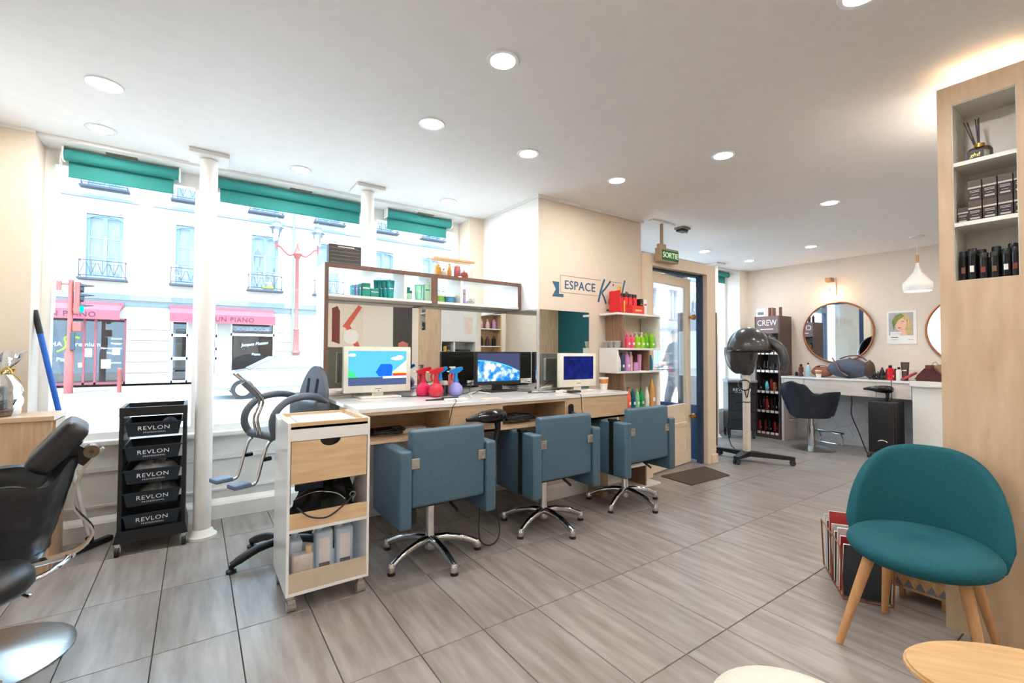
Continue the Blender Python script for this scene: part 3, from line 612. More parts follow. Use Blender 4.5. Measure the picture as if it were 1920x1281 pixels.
# backrest with two slots: plate with holes in local (y,z), leaning
def back_plate():
    bm = NB(); N_ = 20; ring = []
    out = [(0.125*math.sin(a)*(1.0 if math.cos(a) > -0.3 else 1.05), 0.17-0.17*(-math.cos(a))*1.0) for a in [i*2*PI/40 for i in range(40)]]
    cu = bpy.data.curves.new('c', 'CURVE'); cu.dimensions = '2D'; cu.fill_mode = 'BOTH'; cu.extrude = 0.012; cu.bevel_depth = 0.005
    def spl(pts):
        s = cu.splines.new('POLY'); s.points.add(len(pts)-1); s.use_cyclic_u = True
        for i, p in enumerate(pts): s.points[i].co = (p[0], p[1], 0, 1)
    spl([(0.13*math.sin(a)*(1-0.22*max(0, math.cos(a))), 0.17+0.175*math.cos(a)) for a in [i*2*PI/40 for i in range(40)]])
    for cx in (-0.045, 0.045): spl([(cx+0.018*math.sin(a), 0.18+(0.075+0.018*math.cos(a))*(1 if math.cos(a) > 0 else -1)*1 if abs(math.cos(a)) > 1e-9 else 0.18) for a in [0.01+i*2*PI/24 for i in range(24)]])
    o = bpy.data.objects.new('c', cu); COL.objects.link(o); bpy.context.view_layer.update()
    me = bpy.data.meshes.new_from_object(o.evaluated_get(bpy.context.evaluated_depsgraph_get())); bpy.data.objects.remove(o); return me
me = back_plate(); me.transform(Matrix.Translation((0.155, 0, 0.78)) @ Matrix.Rotation(math.radians(7), 4, 'Y') @ Matrix(((0,0,1,0),(1,0,0,0),(0,1,0,0),(0,0,0,1)))); me.materials.append(GREYP); obj('backrest', me, None, t)
for y in (-0.15, 0.15):
    bm = NB(); tube(bm, smoothline([(0.18, y*0.8, 0.90), (0.10, y*0.95, 0.945), (0.0, y, 0.955), (-0.1, y, 0.93), (-0.165, y, 0.86), (-0.165, y, 0.78), (-0.12, y*0.9, 0.73), (0.0, y*0.85, 0.735), (0.14, y*0.85, 0.75), (0.19, y*.8, 0.8), (0.18, y*0.8, 0.9)], 4), 0.021, 8, closed=False); obj('armrest', bm, GREYP, t, smooth=60)
bm = NB(); rbox(bm, 0.09, 0.19, -0.145, 0.145, 0.75, 0.92, 0.03, 3); obj('hip_panel', bm, GREYP, t, smooth=50)
bm = NB(); tube(bm, smoothline([(-0.165, -0.02, 0.74), (-0.185, -0.02, 0.84), (-0.16, -0.02, 0.955), (-0.30, -0.02, 1.10)], 5), 0.007, 6); tube(bm, smoothline([(-0.165, 0.02, 0.74), (-0.185, 0.02, 0.84), (-0.16, 0.02, 0.955), (-0.30, 0.02, 1.10)], 5), 0.007, 6); obj('front_rail', bm, CHROME, t)
bm = NB(); tube(bm, [(-0.17, 0, 0.965), (-0.255, 0, 1.05)], 0.018, 10); obj('rail_sleeve', bm, M('sleeve_grey', (120, 128, 140), 0.4), t, smooth=40)
for y in (-0.10, 0.10):
    bm = NB(); tube(bm, smoothline([(-0.08, y, 0.75), (-0.16, y, 0.71), (-0.19, y, 0.64), (-0.22, y, 0.53), (-0.245, y, 0.495), (-0.31, y, 0.50)], 5), 0.009, 8); leg = obj('footrest_tube', bm, CHROME, t, smooth=60)
    bm = NB(); rbox(bm, -0.36, -0.27, y-0.045, y+0.045, 0.495, 0.52, 0.01); obj('foot_plate', bm, M('foot_rubber', (104, 122, 146), 0.6), leg)
    bm = NB(); tube(bm, [(-0.19, y, 0.62), (-0.15, y, 0.62)], 0.012, 8); obj('clamp_knob', bm, BLACK, leg)
# white rolling cart
PINE = M('pine', (226, 196, 156), 0.5, rgb2=(206, 170, 128), scale=4, stretch=(1.2, 8, 9))
t = thing('rolling_cart', 'white rolling cart with a pine drawer and open shelves', 'cart', (0.545, 2.32, 0))
W, D, z0, z1 = 0.19, 0.40, 0.085, 0.885
bm = NB(); prism(bm, [(0, z0), (D, z0), (D, z1), (0, z1)], 'x', -W, -W+0.012); obj('side_panel', bm, GLOSSW, t)
obj('side_panel', B(W-0.012, W, 0, D, z0, z1), GLOSSW, t)
bm = NB(); box(bm, -W+0.012, W-0.012, 0, 0.012, z1-0.085, z1-0.018); obj('front_rail', bm, GLOSSW, t)
bm = NB(); box(bm, -W+0.012, W-0.012, 0.0, D, z1-0.03, z1-0.018); obj('top_board', bm, GLOSSW, t)
bm = NB(); box(bm, -W+0.012, W-0.012, 0, 0.016, z1-0.018, z1); box(bm, -W+0.012, -W+0.028, 0.016, D, z1-0.018, z1); box(bm, W-0.028, W-0.012, 0.016, D, z1-0.018, z1); box(bm, -W+.028, W-.028, D-.016, D, z1-.018, z1); obj('top_lip', bm, PINE, t)
dr = NB(); pts = [(-W+0.016, 0.60), (W-0.016, 0.60), (W-0.016, 0.797)] + [(0.048*math.cos(a), 0.797-0.034*math.sin(a)) for a in [i*PI/10 for i in range(11)]] + [(-W+0.016, 0.797)]
prism(dr, pts, 'y', 0.0, 0.014); box(dr, -W+0.016, W-0.016, 0.014, D-0.02, 0.60, 0.612); dr_ = obj('drawer', dr, PINE, t)
obj('drawer_inside', B(-W+0.02, W-0.02, 0.03, 0.04, 0.612, 0.797), BLACK, dr_)
for z in (0.375,): 
    obj('shelf', B(-W+0.012, W-0.012, 0, D, z, z+0.014), GLOSSW, t); obj('shelf_lip', B(-W+0.012, W-0.012, 0.002, 0.014, z+0.014, z+0.085), PINE, t)
obj('bottom_board', B(-W+0.012, W-0.012, 0, D, z0, z0+0.014), GLOSSW, t); obj('bottom_lip', B(-W+0.012, W-0.012, 0.002, 0.014, z0+0.014, z0+0.10), M('frosted_lip', (206, 190, 166), 0.5), t)
for x in (-W+0.03, W-0.03):
    for y in (0.04, D-0.04):
        bm = NB(); tube(bm, [(x, y, 0.05), (x, y, z0)], 0.014, 8); box(bm, x-0.016, x+0.016, y-0.018, y+0.018, 0.03, 0.06); c = obj('caster', bm, ALU, t); bm = NB(); tube(bm, [(x-0.02, y, 0.025), (x+0.02, y, 0.025)], 0.025, 12); obj('wheel', bm, M('clear_wheel', (150, 146, 140), 0.2), c)
bm = NB(); rbox(bm, -0.13, 0.13, -0.13, 0.13, 0, 0.012, 0.004); tag(obj('folded_towel', bm, M('towel_white', (238, 240, 244), 0.9, var=0.02), None, (0.545, 2.52, 0.867)), 'white paper towel stack lying on the rolling cart top', 'towels')
# things in the cart
bm = NB(); lump(bm, 0, 0, 0, 0.155, 0.15, 0.13, 14, 21, 0.45); lump(bm, 0.08, 0.05, 0.02, 0.09, 0.12, 0.18, 12, 4, 0.3)
bg_ = tag(obj('black_bag', bm, M('black_nylon', (20, 22, 26), 0.6, var=0.3, scale=20, bump=0.3), None, (0.55, 2.52, 0.389), smooth=50), 'black bag stuffed into the rolling cart middle shelf', 'bag')
bm = NB(); tube(bm, smoothline([(-0.15, -0.19, 0.10), (-0.10, -0.215, 0.055), (-0.02, -0.22, 0.04), (0.06, -0.215, 0.085), (0.11, -0.185, 0.12), (0.1, -.12, .13)], 5), 0.004, 6); obj('bag_strap', bm, BLACK, bg_)
bm = NB(); tube(bm, [(0.105+0.014*math.cos(a), -0.19, 0.118+0.014*math.sin(a)) for a in [k*PI/6 for k in range(12)]], 0.003, 5, closed=True); tube(bm, smoothline([(-0.15, -0.13, 0.12), (-0.06, -0.14, 0.145), (0.03, -0.16, 0.13), (0.07, -0.185, 0.10)]), 0.003, 5); obj('zip', bm, CHROME, bg_)
bm = NB(); box(bm, -0.13, 0.0, -0.03, 0.0, 0.13, 0.16); obj('blue_flap', bm, M('navy_cloth', (36, 56, 84), 0.6), bg_)
def flask(name, label, x, y, z, w, d, h, mat, cap, lab=True, cx=0.0, rz=0, group=None):
    t = thing(name, label, 'bottle', (x, y, z), rz, group)
    bm = NB(); rbox(bm, -w/2, w/2, -d/2, d/2, 0, h, min(w, d)*0.22, 3); obj('body', bm, mat, t, smooth=50)
    bm = NB(); lathe(bm, [(0.016, h-0.002), (0.016, h+0.03), (0.014, h+0.032)], 12, (cx, 0, 0)); obj('cap', bm, cap, t, smooth=40)
    if lab: obj('label_panel', B(-w*0.3, w*0.3, -d/2-0.0006, -d/2, h*0.12, h*0.85), PAPER, t); obj('label_band', B(-w*0.3, w*0.3, -d/2-0.001, -d/2-0.0005, h*0.12, h*0.3), M('label_grey', (120, 122, 130), 0.6), t); obj('label_stripe', B(-w*0.3, w*0.3, -d/2-0.0012, -d/2-0.0006, h*0.07, h*0.12), M('label_red', (222, 110, 96), 0.6), t)
    return t
BLW = M('flask_blue_white', (206, 220, 238), 0.35)
zb = 0.099
flask('flask', 'blue-white litre flask with grey label, left of two in cart', 0.545, 2.45, zb, 0.085, 0.06, 0.22, BLW, BLW, cx=-0.02)
flask('flask', 'blue-white litre flask with grey label, right of two in cart', 0.645, 2.45, zb, 0.085, 0.06, 0.22, BLW, BLW, cx=-0.02)
flask('flask', 'stained short flask with beige cap at the cart front', 0.435, 2.39, zb, 0.095, 0.05, 0.15, M('flask_stained', (222, 216, 210), 0.5, rgb2=(170, 140, 118), scale=9), M('beige_cap', (214, 190, 150), 0.5), False, cx=0.03)
flask('flask', 'plain pale flask lying behind the stained one in cart', 0.415, 2.47, zb, 0.06, 0.09, 0.2, BLW, BLW, False)
flask('flask', 'tall pale flask at the cart back right', 0.69, 2.62, zb, 0.06, 0.09, 0.23, BLW, BLW, False)
# ------------------------------------------------------------------ styling desk for children
DZ = 0.905
t = thing('styling_desk', 'long pale oak styling desk with white top and open compartments', 'desk', (0, 0, 0))
bm = NB(); prism(bm, [(0.73, 2.5), (2.90, 2.5), (2.90, 2.91), (2.288, 2.91), (2.288, 3.372), (0.73, 3.372)], 'z', DZ-0.02, DZ); obj('worktop', bm, GLOSSW, t)
bm = NB(); box(bm, 0.73, 2.90, 2.51, 2.526, 0.865, DZ-0.02); obj('top_rail', bm, OAKH, t)
obj('bottom_board', B(0.73, 2.90, 2.51, 2.905, 0.705, 0.72), OAKH, t)
for x in (0.73, 1.285, 1.66, 2.225, 2.882): obj('divider', B(x, x+0.018, 2.512, 2.905, 0.72, DZ-0.02), OAK, t)
obj('front_panel', B(1.303, 1.66, 2.51, 2.526, 0.705, 0.865), OAKH, t); obj('front_panel', B(2.243, 2.90, 2.51, 2.526, 0.705, 0.865), OAKH, t)
obj('compartment_back', B(0.748, 2.882, 2.88, 2.895, 0.72, DZ-0.02), OAKH, t)
obj('end_leg', B(2.84, 2.90, 2.725, 2.9, 0, 0.705), OAK, t)
struct('wall_partition', B(0.72, 2.288, 3.384, 3.42, 0, 1.60), LAM)
bm = NB(); box(bm, 0.72, 2.288, 3.366, 3.384, 0, 0.1); struct('baseboard_partition', bm, LAM)
# mirrors
t = tag(obj('wall_mirror', B(0.745, 2.287, 3.374, 3.383, DZ+0.002, 1.585), MIRROR), 'wide frameless mirror behind the children desk monitors', 'mirror')
t = tag(obj('wall_mirror', B(2.285, 2.293, 2.93, 3.372, DZ+0.002, 1.575), MIRROR), 'narrow frameless mirror on the window-lit side of the lettering block', 'mirror')
t = tag(obj('wall_mirror', B(2.302, 2.86, 2.912, 2.922, DZ+0.002, 1.575), MIRROR), 'frameless mirror on the beige wall under the lettering', 'mirror')
# open shelf above the mirror (two joined units)
SY0, SY1 = 3.15, 3.40
def cube_unit(label, x0, x1, div, low):
    t = thing('open_shelf', label, 'shelf', (0, 0, 0)); e = 0.012
    obj('top_board', B(x0, x1, SY0+e, SY1, 1.785, 1.812), LAM, t); bm = NB(); box(bm, x0, x1, SY0, SY0+e, 1.783, 1.812)
    for a, b in ((x0, x0+0.024), (x1-0.024, x1)):
        obj('side_board', B(a, b, SY0+e, SY1, low if a == x0 and low < 0.5 else 1.605, 1.785), LAM, t); box(bm, a, b, SY0, SY0+e, low if a == x0 and low < 0.5 else 1.59, 1.783)
    obj('brown_edging', bm, WALN, t)
    obj('bottom_board', B(x0+0.024, x1-0.024, SY0, SY1, 1.588, 1.605), LAM, t); obj('divider', B(div, div+0.022, SY0+0.003, SY1-0.01, 1.605, 1.785), LAM, t)
cube_unit('open white shelf with brown edging over the mirror, left half', 0.688, 1.478, 1.235, 0.0)
cube_unit('open white shelf with brown edging over the mirror, right half', 1.478, 2.284, 1.70, 1.0)
# --- things on the shelves
T1 = M('carton_teal', (24, 140, 124), 0.5); T2 = M('tube_teal', (0, 150, 150), 0.35); MINT = M('mint', (140, 220, 190), 0.4); SAGE = M('sage_carton', (168, 206, 180), 0.5); TBLUE = M('carton_cyan', (30, 170, 180), 0.5)
def carton(label, x, y, z, w, d, h, mat, stripe=None, group=None, rz=0, name='carton', cat='box'):
    t = thing(name, label, cat, (x, y, z), rz, group); obj('body', B(-w/2, w/2, -d/2, d/2, 0, h), mat, t, bevel=0.0012)
    obj('printed_band', B(-w*0.42, w*0.42, -d/2-0.0006, -d/2+0.001, h*0.62, h*0.7), stripe or PAPER, t); return t
def tubep(label, x, y, z, w, h, mat, cap, group=None, rz=0):
    """stand-up tube: round cap below, flat crimp on top"""
    t = thing('cosmetic_tube', label, 'tube', (x, y, z), rz, group)
    def f(u, v):
        a = 2*PI*u; k = 1-v; return ((w*0.36+(w/2-w*0.36)*v)*math.cos(a), (w*0.36*k+0.003)*math.sin(a), h*0.18+h*0.82*v)
    bm = NB(); V = grid(bm, f, 16, 6, closeu=True); bm.faces.new([r[-1] for r in V]); bm.faces.new([r[0] for r in V][::-1]); obj('body', bm, mat, t, smooth=50)
    bm = NB(); lathe(bm, [(w*0.34, 0), (w*0.36, 0.004), (w*0.36, h*0.18)], 16); obj('cap', bm, cap, t, smooth=40)
    obj('printed_band', B(-w*0.22, w*0.22, -w*0.30, -w*0.2, h*0.52, h*0.58), PAPER, t); return t
def jar(label, x, y, z, r, h, mat, cap, group=None, name='jar'):
    t = thing(name, label, 'jar', (x, y, z), 0, group)
    bm = NB(); lathe(bm, [(r*0.92, 0), (r, 0.004), (r, h*0.72)], 20); obj('body', bm, mat, t, smooth=40)
    bm = NB(); lathe(bm, [(r*1.03, h*0.72), (r*1.03, h*0.97), (r, h)], 20); obj('lid', bm, cap, t, smooth=40); return t
zs = 1.6055; G1 = 'teal hair care products on the open shelf'
for k, (x, lab) in enumerate(((0.895, 'thin cyan carton, leftmost of the teal products on the open shelf'), (0.92, 'thin lilac-edged carton, second of the teal products on the open shelf'), (0.945, 'thin cyan carton right beside the bigger teal carton'))):
    carton(lab, x, 3.27, zs, 0.010, 0.06, 0.085+0.006*k, (TBLUE, M('carton_lilac', (150, 150, 196), 0.5), TBLUE)[k], None, G1)
carton('teal carton with white corner and small emblem on the open shelf', 0.99, 3.27, zs, 0.058, 0.05, 0.105, T1, None, G1)
carton('low wide teal carton beside the dark teal tubes', 1.055, 3.28, zs, 0.062, 0.05, 0.072, T1, None, G1)
for k in range(4): tubep(('dark teal tube, leftmost of four standing together', 'dark teal tube, second of four standing together', 'dark teal tube, third of four standing together', 'dark teal tube with white print, front right of four')[k], 1.095+0.022*k, 3.32-0.03*k, zs, 0.062, 0.145-0.002*k, T2, T2, G1)
jar('small white jar with dark green lid left of the mint tube', 1.305, 3.24, zs, 0.026, 0.075, SAGE, M('lid_darkgreen', (10, 96, 88), 0.4))
tubep('teal tube behind the white jar with green lid', 1.325, 3.33, zs, 0.06, 0.115, TBLUE, TBLUE); tubep('mint green tube in the second shelf bay', 1.375, 3.22, zs, 0.068, 0.125, MINT, MINT)
tubep('dark teal tube behind the mint green tube', 1.41, 3.30, zs, 0.05, 0.11, T1, T1); carton('tall pale green carton against the brown shelf edge', 1.432, 3.2, zs, 0.042, 0.04, 0.128, SAGE, T1)
jar('white jar with green band, left of two in third bay', 1.555, 3.24, zs, 0.046, 0.07, M('band_green', (120, 168, 70), 0.4), LAM); jar('white jar with blue band, right of two in third bay', 1.648, 3.24, zs, 0.046, 0.07, M('band_blue', (70, 138, 176), 0.4), LAM)
carton('slim lilac carton in the last shelf bay', 1.755, 3.22, zs, 0.038, 0.04, 0.12, M('carton_mauve', (168, 150, 182), 0.5), GOLD); 
bm = NB()
for k in range(4): tube(bm, [(0.016*math.cos(a)+k*0.012, -0.012, 0.035+0.012*math.sin(a)) for a in [i*PI/4 for i in range(8)]], 0.0022, 4, closed=True)
rbox(bm, -0.02, 0.05, -0.01, 0.02, 0, 0.03, 0.004); tag(obj('trinket_holder', bm, M('trinket', (196, 196, 198), 0.3, 0.5), None, (1.81, 3.22, zs)), 'small white trinket holder with wire rings beside the lilac carton', 'holder')
zt = 1.8125
t = thing('patterned_box', 'flat dark grey striped carton standing on the open shelf top', 'box', (0.838, 3.26, zt)); obj('body', B(-0.108, 0.108, -0.03, 0.03, 0, 0.145), M('box_charcoal', (66, 62, 60), 0.6, var=0.2, scale=6, stretch=(1, 1, 12)), t, bevel=0.001)
for k in range(5): obj('printed_line', B(-0.095, 0.095, -0.0312, -0.029, 0.02+k*0.025, 0.024+k*0.025), M('box_print', (120, 116, 112), 0.6), t)
obj('printed_title', B(-0.05, 0.06, -0.0315, -0.029, 0.128, 0.134), PAPER, t)
t = thing('perfume_rack', 'clear gift rack with wooden top bars holding amber and red bottles', 'gift set', (1.68, 3.25, zt))
for y in (-0.035, 0.035): bm = NB(); rbox(bm, -0.18, 0.18, y-0.01, y+0.01, 0.132, 0.15, 0.004); obj('wooden_bar', bm, M('rack_wood', (216, 178, 130), 0.5), t)
for x0, x1 in ((-0.165, -0.005), (0.005, 0.165)): bm = NB(); box(bm, x0, x1, -0.034, -0.032, 0, 0.134); box(bm, x0, x1, 0.032, 0.034, 0, 0.134); box(bm, x0, x1, -0.034, 0.034, 0, 0.002); obj('clear_pouch', bm, CLEAR, t)
def perf(label, x, prof, mat, group='bottles in the clear gift rack'):
    q = thing('perfume_bottle', label, 'bottle', (1.68+x, 3.25, zt+0.0025), 0, group); bm = NB(); lathe(bm, prof, 14); obj('body', bm, mat, q, smooth=40); bm = NB(); lathe(bm, [(0.008, prof[-1][1]), (0.008, prof[-1][1]+0.012)], 10); obj('stopper', bm, GOLD, q)
AMB = M('amber_bottle', (232, 160, 40), 0.15, var=0.1); RED_ = M('red_bottle', (206, 60, 56), 0.15, var=0.1)
perf('amber bottle, leftmost in the clear gift rack', -0.13, [(0.025, 0), (0.026, 0.06), (0.022, 0.07), (0.018, 0.085)], AMB); perf('cream ball bottle between the amber ones in the rack', -0.08, [(0.012, 0), (0.024, 0.012), (0.026, 0.03), (0.018, 0.046), (0.008, 0.055)], M('cream_bottle', (240, 226, 200), 0.3)); perf('tall slim amber bottle in the clear gift rack', -0.03, [(0.018, 0), (0.019, 0.05), (0.012, 0.07), (0.009, 0.1)], AMB)
perf('red cylinder jar in the clear gift rack', 0.04, [(0.026, 0), (0.027, 0.07), (0.022, 0.08), (0.024, 0.095)], RED_); perf('round red bottle at right of the clear gift rack', 0.105, [(0.014, 0), (0.032, 0.014), (0.034, 0.03), (0.026, 0.05), (0.01, 0.058)], RED_)
# --- monitors
def monitor(name, label, x, y, w, h, bez, rz=0, lift=0.045, boxy=True):
    t = thing(name, label, 'monitor', (x, y, DZ), rz); b = 0.025
    bm = NB(); rbox(bm, -w/2, w/2, -0.02, 0.022, lift, lift+h, 0.008, 2); obj('casing', bm, bez, t, smooth=40)
    bm = NB(); rbox(bm, -w*0.36, w*0.36, 0.02, 0.05, lift+0.04, lift+h-0.04, 0.01); obj('rear_cover', bm, bez, t)
    bm = NB(); box(bm, -0.04, 0.04, -0.005, 0.03, 0.008, lift+0.03); obj('neck', bm, bez, t)
    bm = NB(); rbox(bm, -w*0.3, w*0.3, -0.09, 0.09, 0, 0.012, 0.005); obj('foot', bm, bez, t)
    return t
CREAMP = M('cream_plastic', (236, 232, 216), 0.35)
def flat(parent, name, x0, x1, z0, z1, y, mat): return obj(name, B(x0, x1, y-0.0004, y, z0, z1), mat, parent)
E_ = lambda n, c, s=1.0: emitmat(n, S(*c)[:3], s)
m1 = monitor('computer_monitor', 'cream monitor showing a bright cartoon landscape, left on the desk', 1.04, 3.13, 0.47, 0.315, CREAMP, 0.0, 0.035)
sx0, sx1, sz0, sz1 = -0.205, 0.2, 0.085, 0.32
scr = flat(m1, 'screen', sx0, sx1, sz0, sz1, -0.0205, E_('scr_sky', (84, 172, 240)))
flat(scr, 'picture_ground', sx0, sx1, sz0, sz0+0.055, -0.0212, E_('scr_ground', (70, 84, 120))); flat(scr, 'picture_path', 0.03, sx1, sz0+0.045, sz0+0.06, -0.0216, E_('scr_path', (206, 226, 240))); flat(scr, 'picture_wall', 0.1, sx1, sz0+0.062, sz0+0.08, -0.0214, E_('scr_red', (206, 60, 50))); flat(scr, 'picture_wall_top', 0.1, sx1, sz0+0.08, sz0+0.09, -0.0214, E_('scr_yellow', (250, 226, 110)))
def blob(parent, name, cx, cz, rx, rz_, y, mat, n=20):
    bm = NB(); prism(bm, [(cx+rx*math.cos(2*PI*i/n), cz+rz_*math.sin(2*PI*i/n)) for i in range(n)], 'y', y-0.0004, y); return obj(name, bm, mat, parent)
for cx, cz, rx, rz_ in ((-0.18, 0.292, 0.025, 0.011), (0.13, 0.268, 0.045, 0.012), (0.15, 0.276, 0.03, 0.014)): blob(scr, 'picture_cloud', cx, cz, rx, rz_, -0.0213, E_('scr_cloud', (240, 246, 255)))
bm = NB(); prism(bm, [(0.1, sz0+0.09), (sx1, sz0+0.09), (sx1, sz0+0.17)], 'y', -0.0215, -0.021); obj('picture_slope', bm, E_('scr_slope', (214, 232, 250)), scr)
bm = NB(); prism(bm, [(sx0, sz0+0.055), (-0.14, sz0+0.055), (-0.17, sz0+0.09), (sx0, sz0+0.11)], 'y', -0.0215, -0.021); obj('picture_hill', bm, E_('scr_green', (60, 196, 120)), scr)
bm = NB(); prism(bm, [(0.0, sz0+0.06), (0.09, sz0+0.05), (0.1, sz0+0.13), (0.085, sz0+0.145), (0.015, sz0+0.145), (-0.02, sz0+0.09)], 'y', -0.0218, -0.0212); obj('picture_drum', bm, E_('scr_blue', (28, 96, 210)), scr)
flat(m1, 'maker_mark', -0.022, 0.022, 0.058, 0.062, -0.0204, DARK); flat(m1, 'power_button', -0.004, 0.004, 0.044, 0.050, -0.0204, DARK)
m2 = monitor('computer_monitor', 'black monitor showing the Earth from space, middle of the desk', 2.0, 3.07, 0.43, 0.265, BLACK, 0.0, 0.055)
scr = flat(m2, 'screen', -0.2, 0.2, 0.085, 0.305, -0.0205, E_('space', (62, 66, 96)))
em = bpy.data.materials.new('earth_glow'); em.use_nodes = True; nt = em.node_tree; N = nt.nodes; N.remove(N['Principled BSDF']); e = N.new('ShaderNodeEmission'); no = N.new('ShaderNodeTexNoise'); no.inputs['Scale'].default_value = 16; no.inputs['Detail'].default_value = 8; cr = N.new('ShaderNodeValToRGB'); tcx = N.new('ShaderNodeTexCoord')
cr.color_ramp.elements[0].color = S(20, 110, 190); cr.color_ramp.elements[0].position = 0.42; cr.color_ramp.elements[1].color = S(226, 232, 232); cr.color_ramp.elements[1].position = 0.62; q_ = cr.color_ramp.elements.new(0.52); q_.color = S(90, 150, 190)
nt.links.new(tcx.outputs['Object'], no.inputs[0]); nt.links.new(no.outputs[0], cr.inputs[0]); nt.links.new(cr.outputs[0], e.inputs[0]); nt.links.new(e.outputs[0], N['Material Output'].inputs[0])
bm = NB(); prism(bm, [(-0.2, 0.085)]+[(0.2, 0.085), (0.2, 0.155)]+[(0.2-0.4*k/10, 0.155+0.09*(1-(1-k/10)**2)) for k in range(1, 11)], 'y', -0.0212, -0.0207); obj('picture_planet', bm, em, scr)
bm = NB(); A_ = [(0.2-0.4*k/10, 0.155+0.09*(1-(1-k/10)**2)) for k in range(0, 11)]; prism(bm, A_+[(x, z+0.008) for x, z in A_[::-1]], 'y', -0.0214, -0.0209); obj('picture_atmosphere', bm, E_('atmos', (70, 190, 240)), scr)
m3 = monitor('computer_monitor', 'cream monitor with dark blue screen, right end of the desk', 2.585, 2.77, 0.40, 0.275, CREAMP, 0.0, 0.035)
scr = flat(m3, 'screen', -0.165, 0.165, 0.095, 0.285, -0.0205, M('scr_dark', (18, 26, 92), 0.12, var=0.3, emit=0.5)); flat(m3, 'maker_mark', -0.022, 0.022, 0.062, 0.066, -0.0204, DARK)
# black slim computer beside the middle monitor
t = thing('power_adapter', 'white power brick with cable on the desk by the right monitor', 'adapter', (2.33, 2.68, DZ)); bm = NB(); rbox(bm, -0.035, 0.035, -0.025, 0.025, 0, 0.022, 0.005); obj('brick', bm, LAM, t)
bm = NB(); tube(bm, smoothline([(0.0, -0.02, 0.012), (0.02, -0.1, 0.005), (0.03, -0.175, 0.004), (0.035, -0.19, -0.01), (0.04, -0.192, -0.1), (0.05, -0.19, -0.16)], 5), 0.0025, 5); obj('cable', bm, BLACK, t)
bm = NB(); rbox(bm, -0.05, 0.05, -0.03, 0.03, 0, 0.018, 0.006); tag(obj('router_box', bm, BLACK, None, (2.45, 2.66, DZ)), 'small flat black box on the desk before the right monitor', 'router')
def cables(label, runs, r=0.003, mat=BLACK, name='desk_cable'):
    bm = NB()
    for pts in runs: tube(bm, smoothline(pts, 6), r, 5)
    return tag(obj(name, bm, mat), label, 'cable')
c = DZ+0.004
cables('tangled black cable between the cream and black monitors', [[(1.1, 3.2, c), (1.25, 3.0, c), (1.33, 3.1, c), (1.42, 3.02, c), (1.5, 3.12, c), (1.62, 3.0, c), (1.75, 3.08, c), (1.9, 3.15, c)]])
cables('looping black cable in front of the black monitor', [[(1.6, 2.8, c), (1.66, 2.93, c+0.01), (1.72, 3.02, c+0.05), (1.82, 3.15, c+0.09), (1.95, 3.2, c+0.06)], [(1.7, 2.95, c), (1.82, 2.98, c+0.03), (1.9, 3.05, c), (2.1, 3.2, c+0.05)]])
cables('black cable running along the desk to the right monitor', [[(2.0, 3.15, c), (2.12, 2.98, c), (2.2, 2.88, c), (2.1, 2.8, c), (2.22, 2.76, c), (2.36, 2.78, c), (2.5, 2.8, c+0.06), (2.55, 2.82, c+0.12)]])
cables('white cable lying on the desk beside the spray bottles', [[(1.58, 2.76, c), (1.64, 2.9, c+0.01), (1.74, 2.96, c+0.012), (1.84, 2.92, c)]], 0.0035, LAM)
# spray bottles
def spray(label, x, y, liq, head, trig, rz=0, s=1.0):
    t = thing('spray_bottle', label, 'spray bottle', (x, y, DZ), rz); t.scale = (s, s, s)
    bm = NB(); lathe(bm, [(0.03, 0), (0.048, 0.012), (0.054, 0.04), (0.048, 0.07), (0.028, 0.09), (0.016, 0.1)], 20); obj('flask', bm, liq, t, smooth=60)
    bm = NB(); lathe(bm, [(0.018, 0.098), (0.019, 0.118), (0.014, 0.125), (0.013, 0.165)], 12); obj('collar', bm, head, t, smooth=40)
    bm = NB(); prism(bm, [(-0.055, 0.168), (-0.055, 0.182), (0.0, 0.2), (0.05, 0.208), (0.055, 0.19), (0.015, 0.165), (-0.02, 0.16)], 'y', -0.014, 0.014); obj('spray_head', bm, head, t)
    bm = NB(); tube(bm, smoothline([(-0.03, 0, 0.165), (-0.038, 0, 0.14), (-0.03, 0, 0.115)], 4), 0.006, 6); obj('trigger', bm, trig, t)
    bm = NB(); tube(bm, [(-0.055, 0, 0.175), (-0.075, 0, 0.177)], 0.004, 6); obj('nozzle', bm, LAM, t)
HRED = M('spray_red', (190, 24, 44), 0.3); HBLU = M('spray_blue', (16, 124, 196), 0.3)
PINKB = M('spray_pink_body', (226, 30, 90), 0.12, var=0.15, coat=0.3); REDB = M('spray_red_body', (206, 36, 60), 0.12, var=0.2, coat=0.3); LILB = M('spray_lilac_body', (150, 150, 214), 0.12, var=0.2, coat=0.3)
spray('spray bottle with bright pink liquid and red head, leftmost', 1.335, 3.02, PINKB, HRED, HRED); spray('spray bottle with dark red liquid and red head, in front', 1.385, 2.92, REDB, HRED, HRED); spray('spray bottle with lilac liquid, blue head and red trigger', 1.545, 2.93, LILB, HBLU, HRED, 0.1); spray('black spray bottle with blue head behind the others', 1.475, 3.04, BLACKG, HBLU, HBLU)
t = thing('pump_flask', 'pink pump flask with white cap behind the spray bottles', 'bottle', (1.60, 3.08, DZ)); bm = NB(); lathe(bm, [(0.035, 0), (0.035, 0.14), (0.02, 0.16)], 14); obj('body', bm, M('salmon', (224, 110, 110), 0.3), t, smooth=40); bm = NB(); lathe(bm, [(0.018, 0.16), (0.018, 0.2)], 10); box(bm, -0.03, 0.02, -0.006, 0.006, 0.195, 0.205); obj('pump', bm, LAM, t)
jar('grey plastic tub between the spray bottles', 1.465, 2.965, DZ, 0.032, 0.11, BLACKG, M('tub_grey', (176, 170, 160), 0.4), name='plastic_tub')
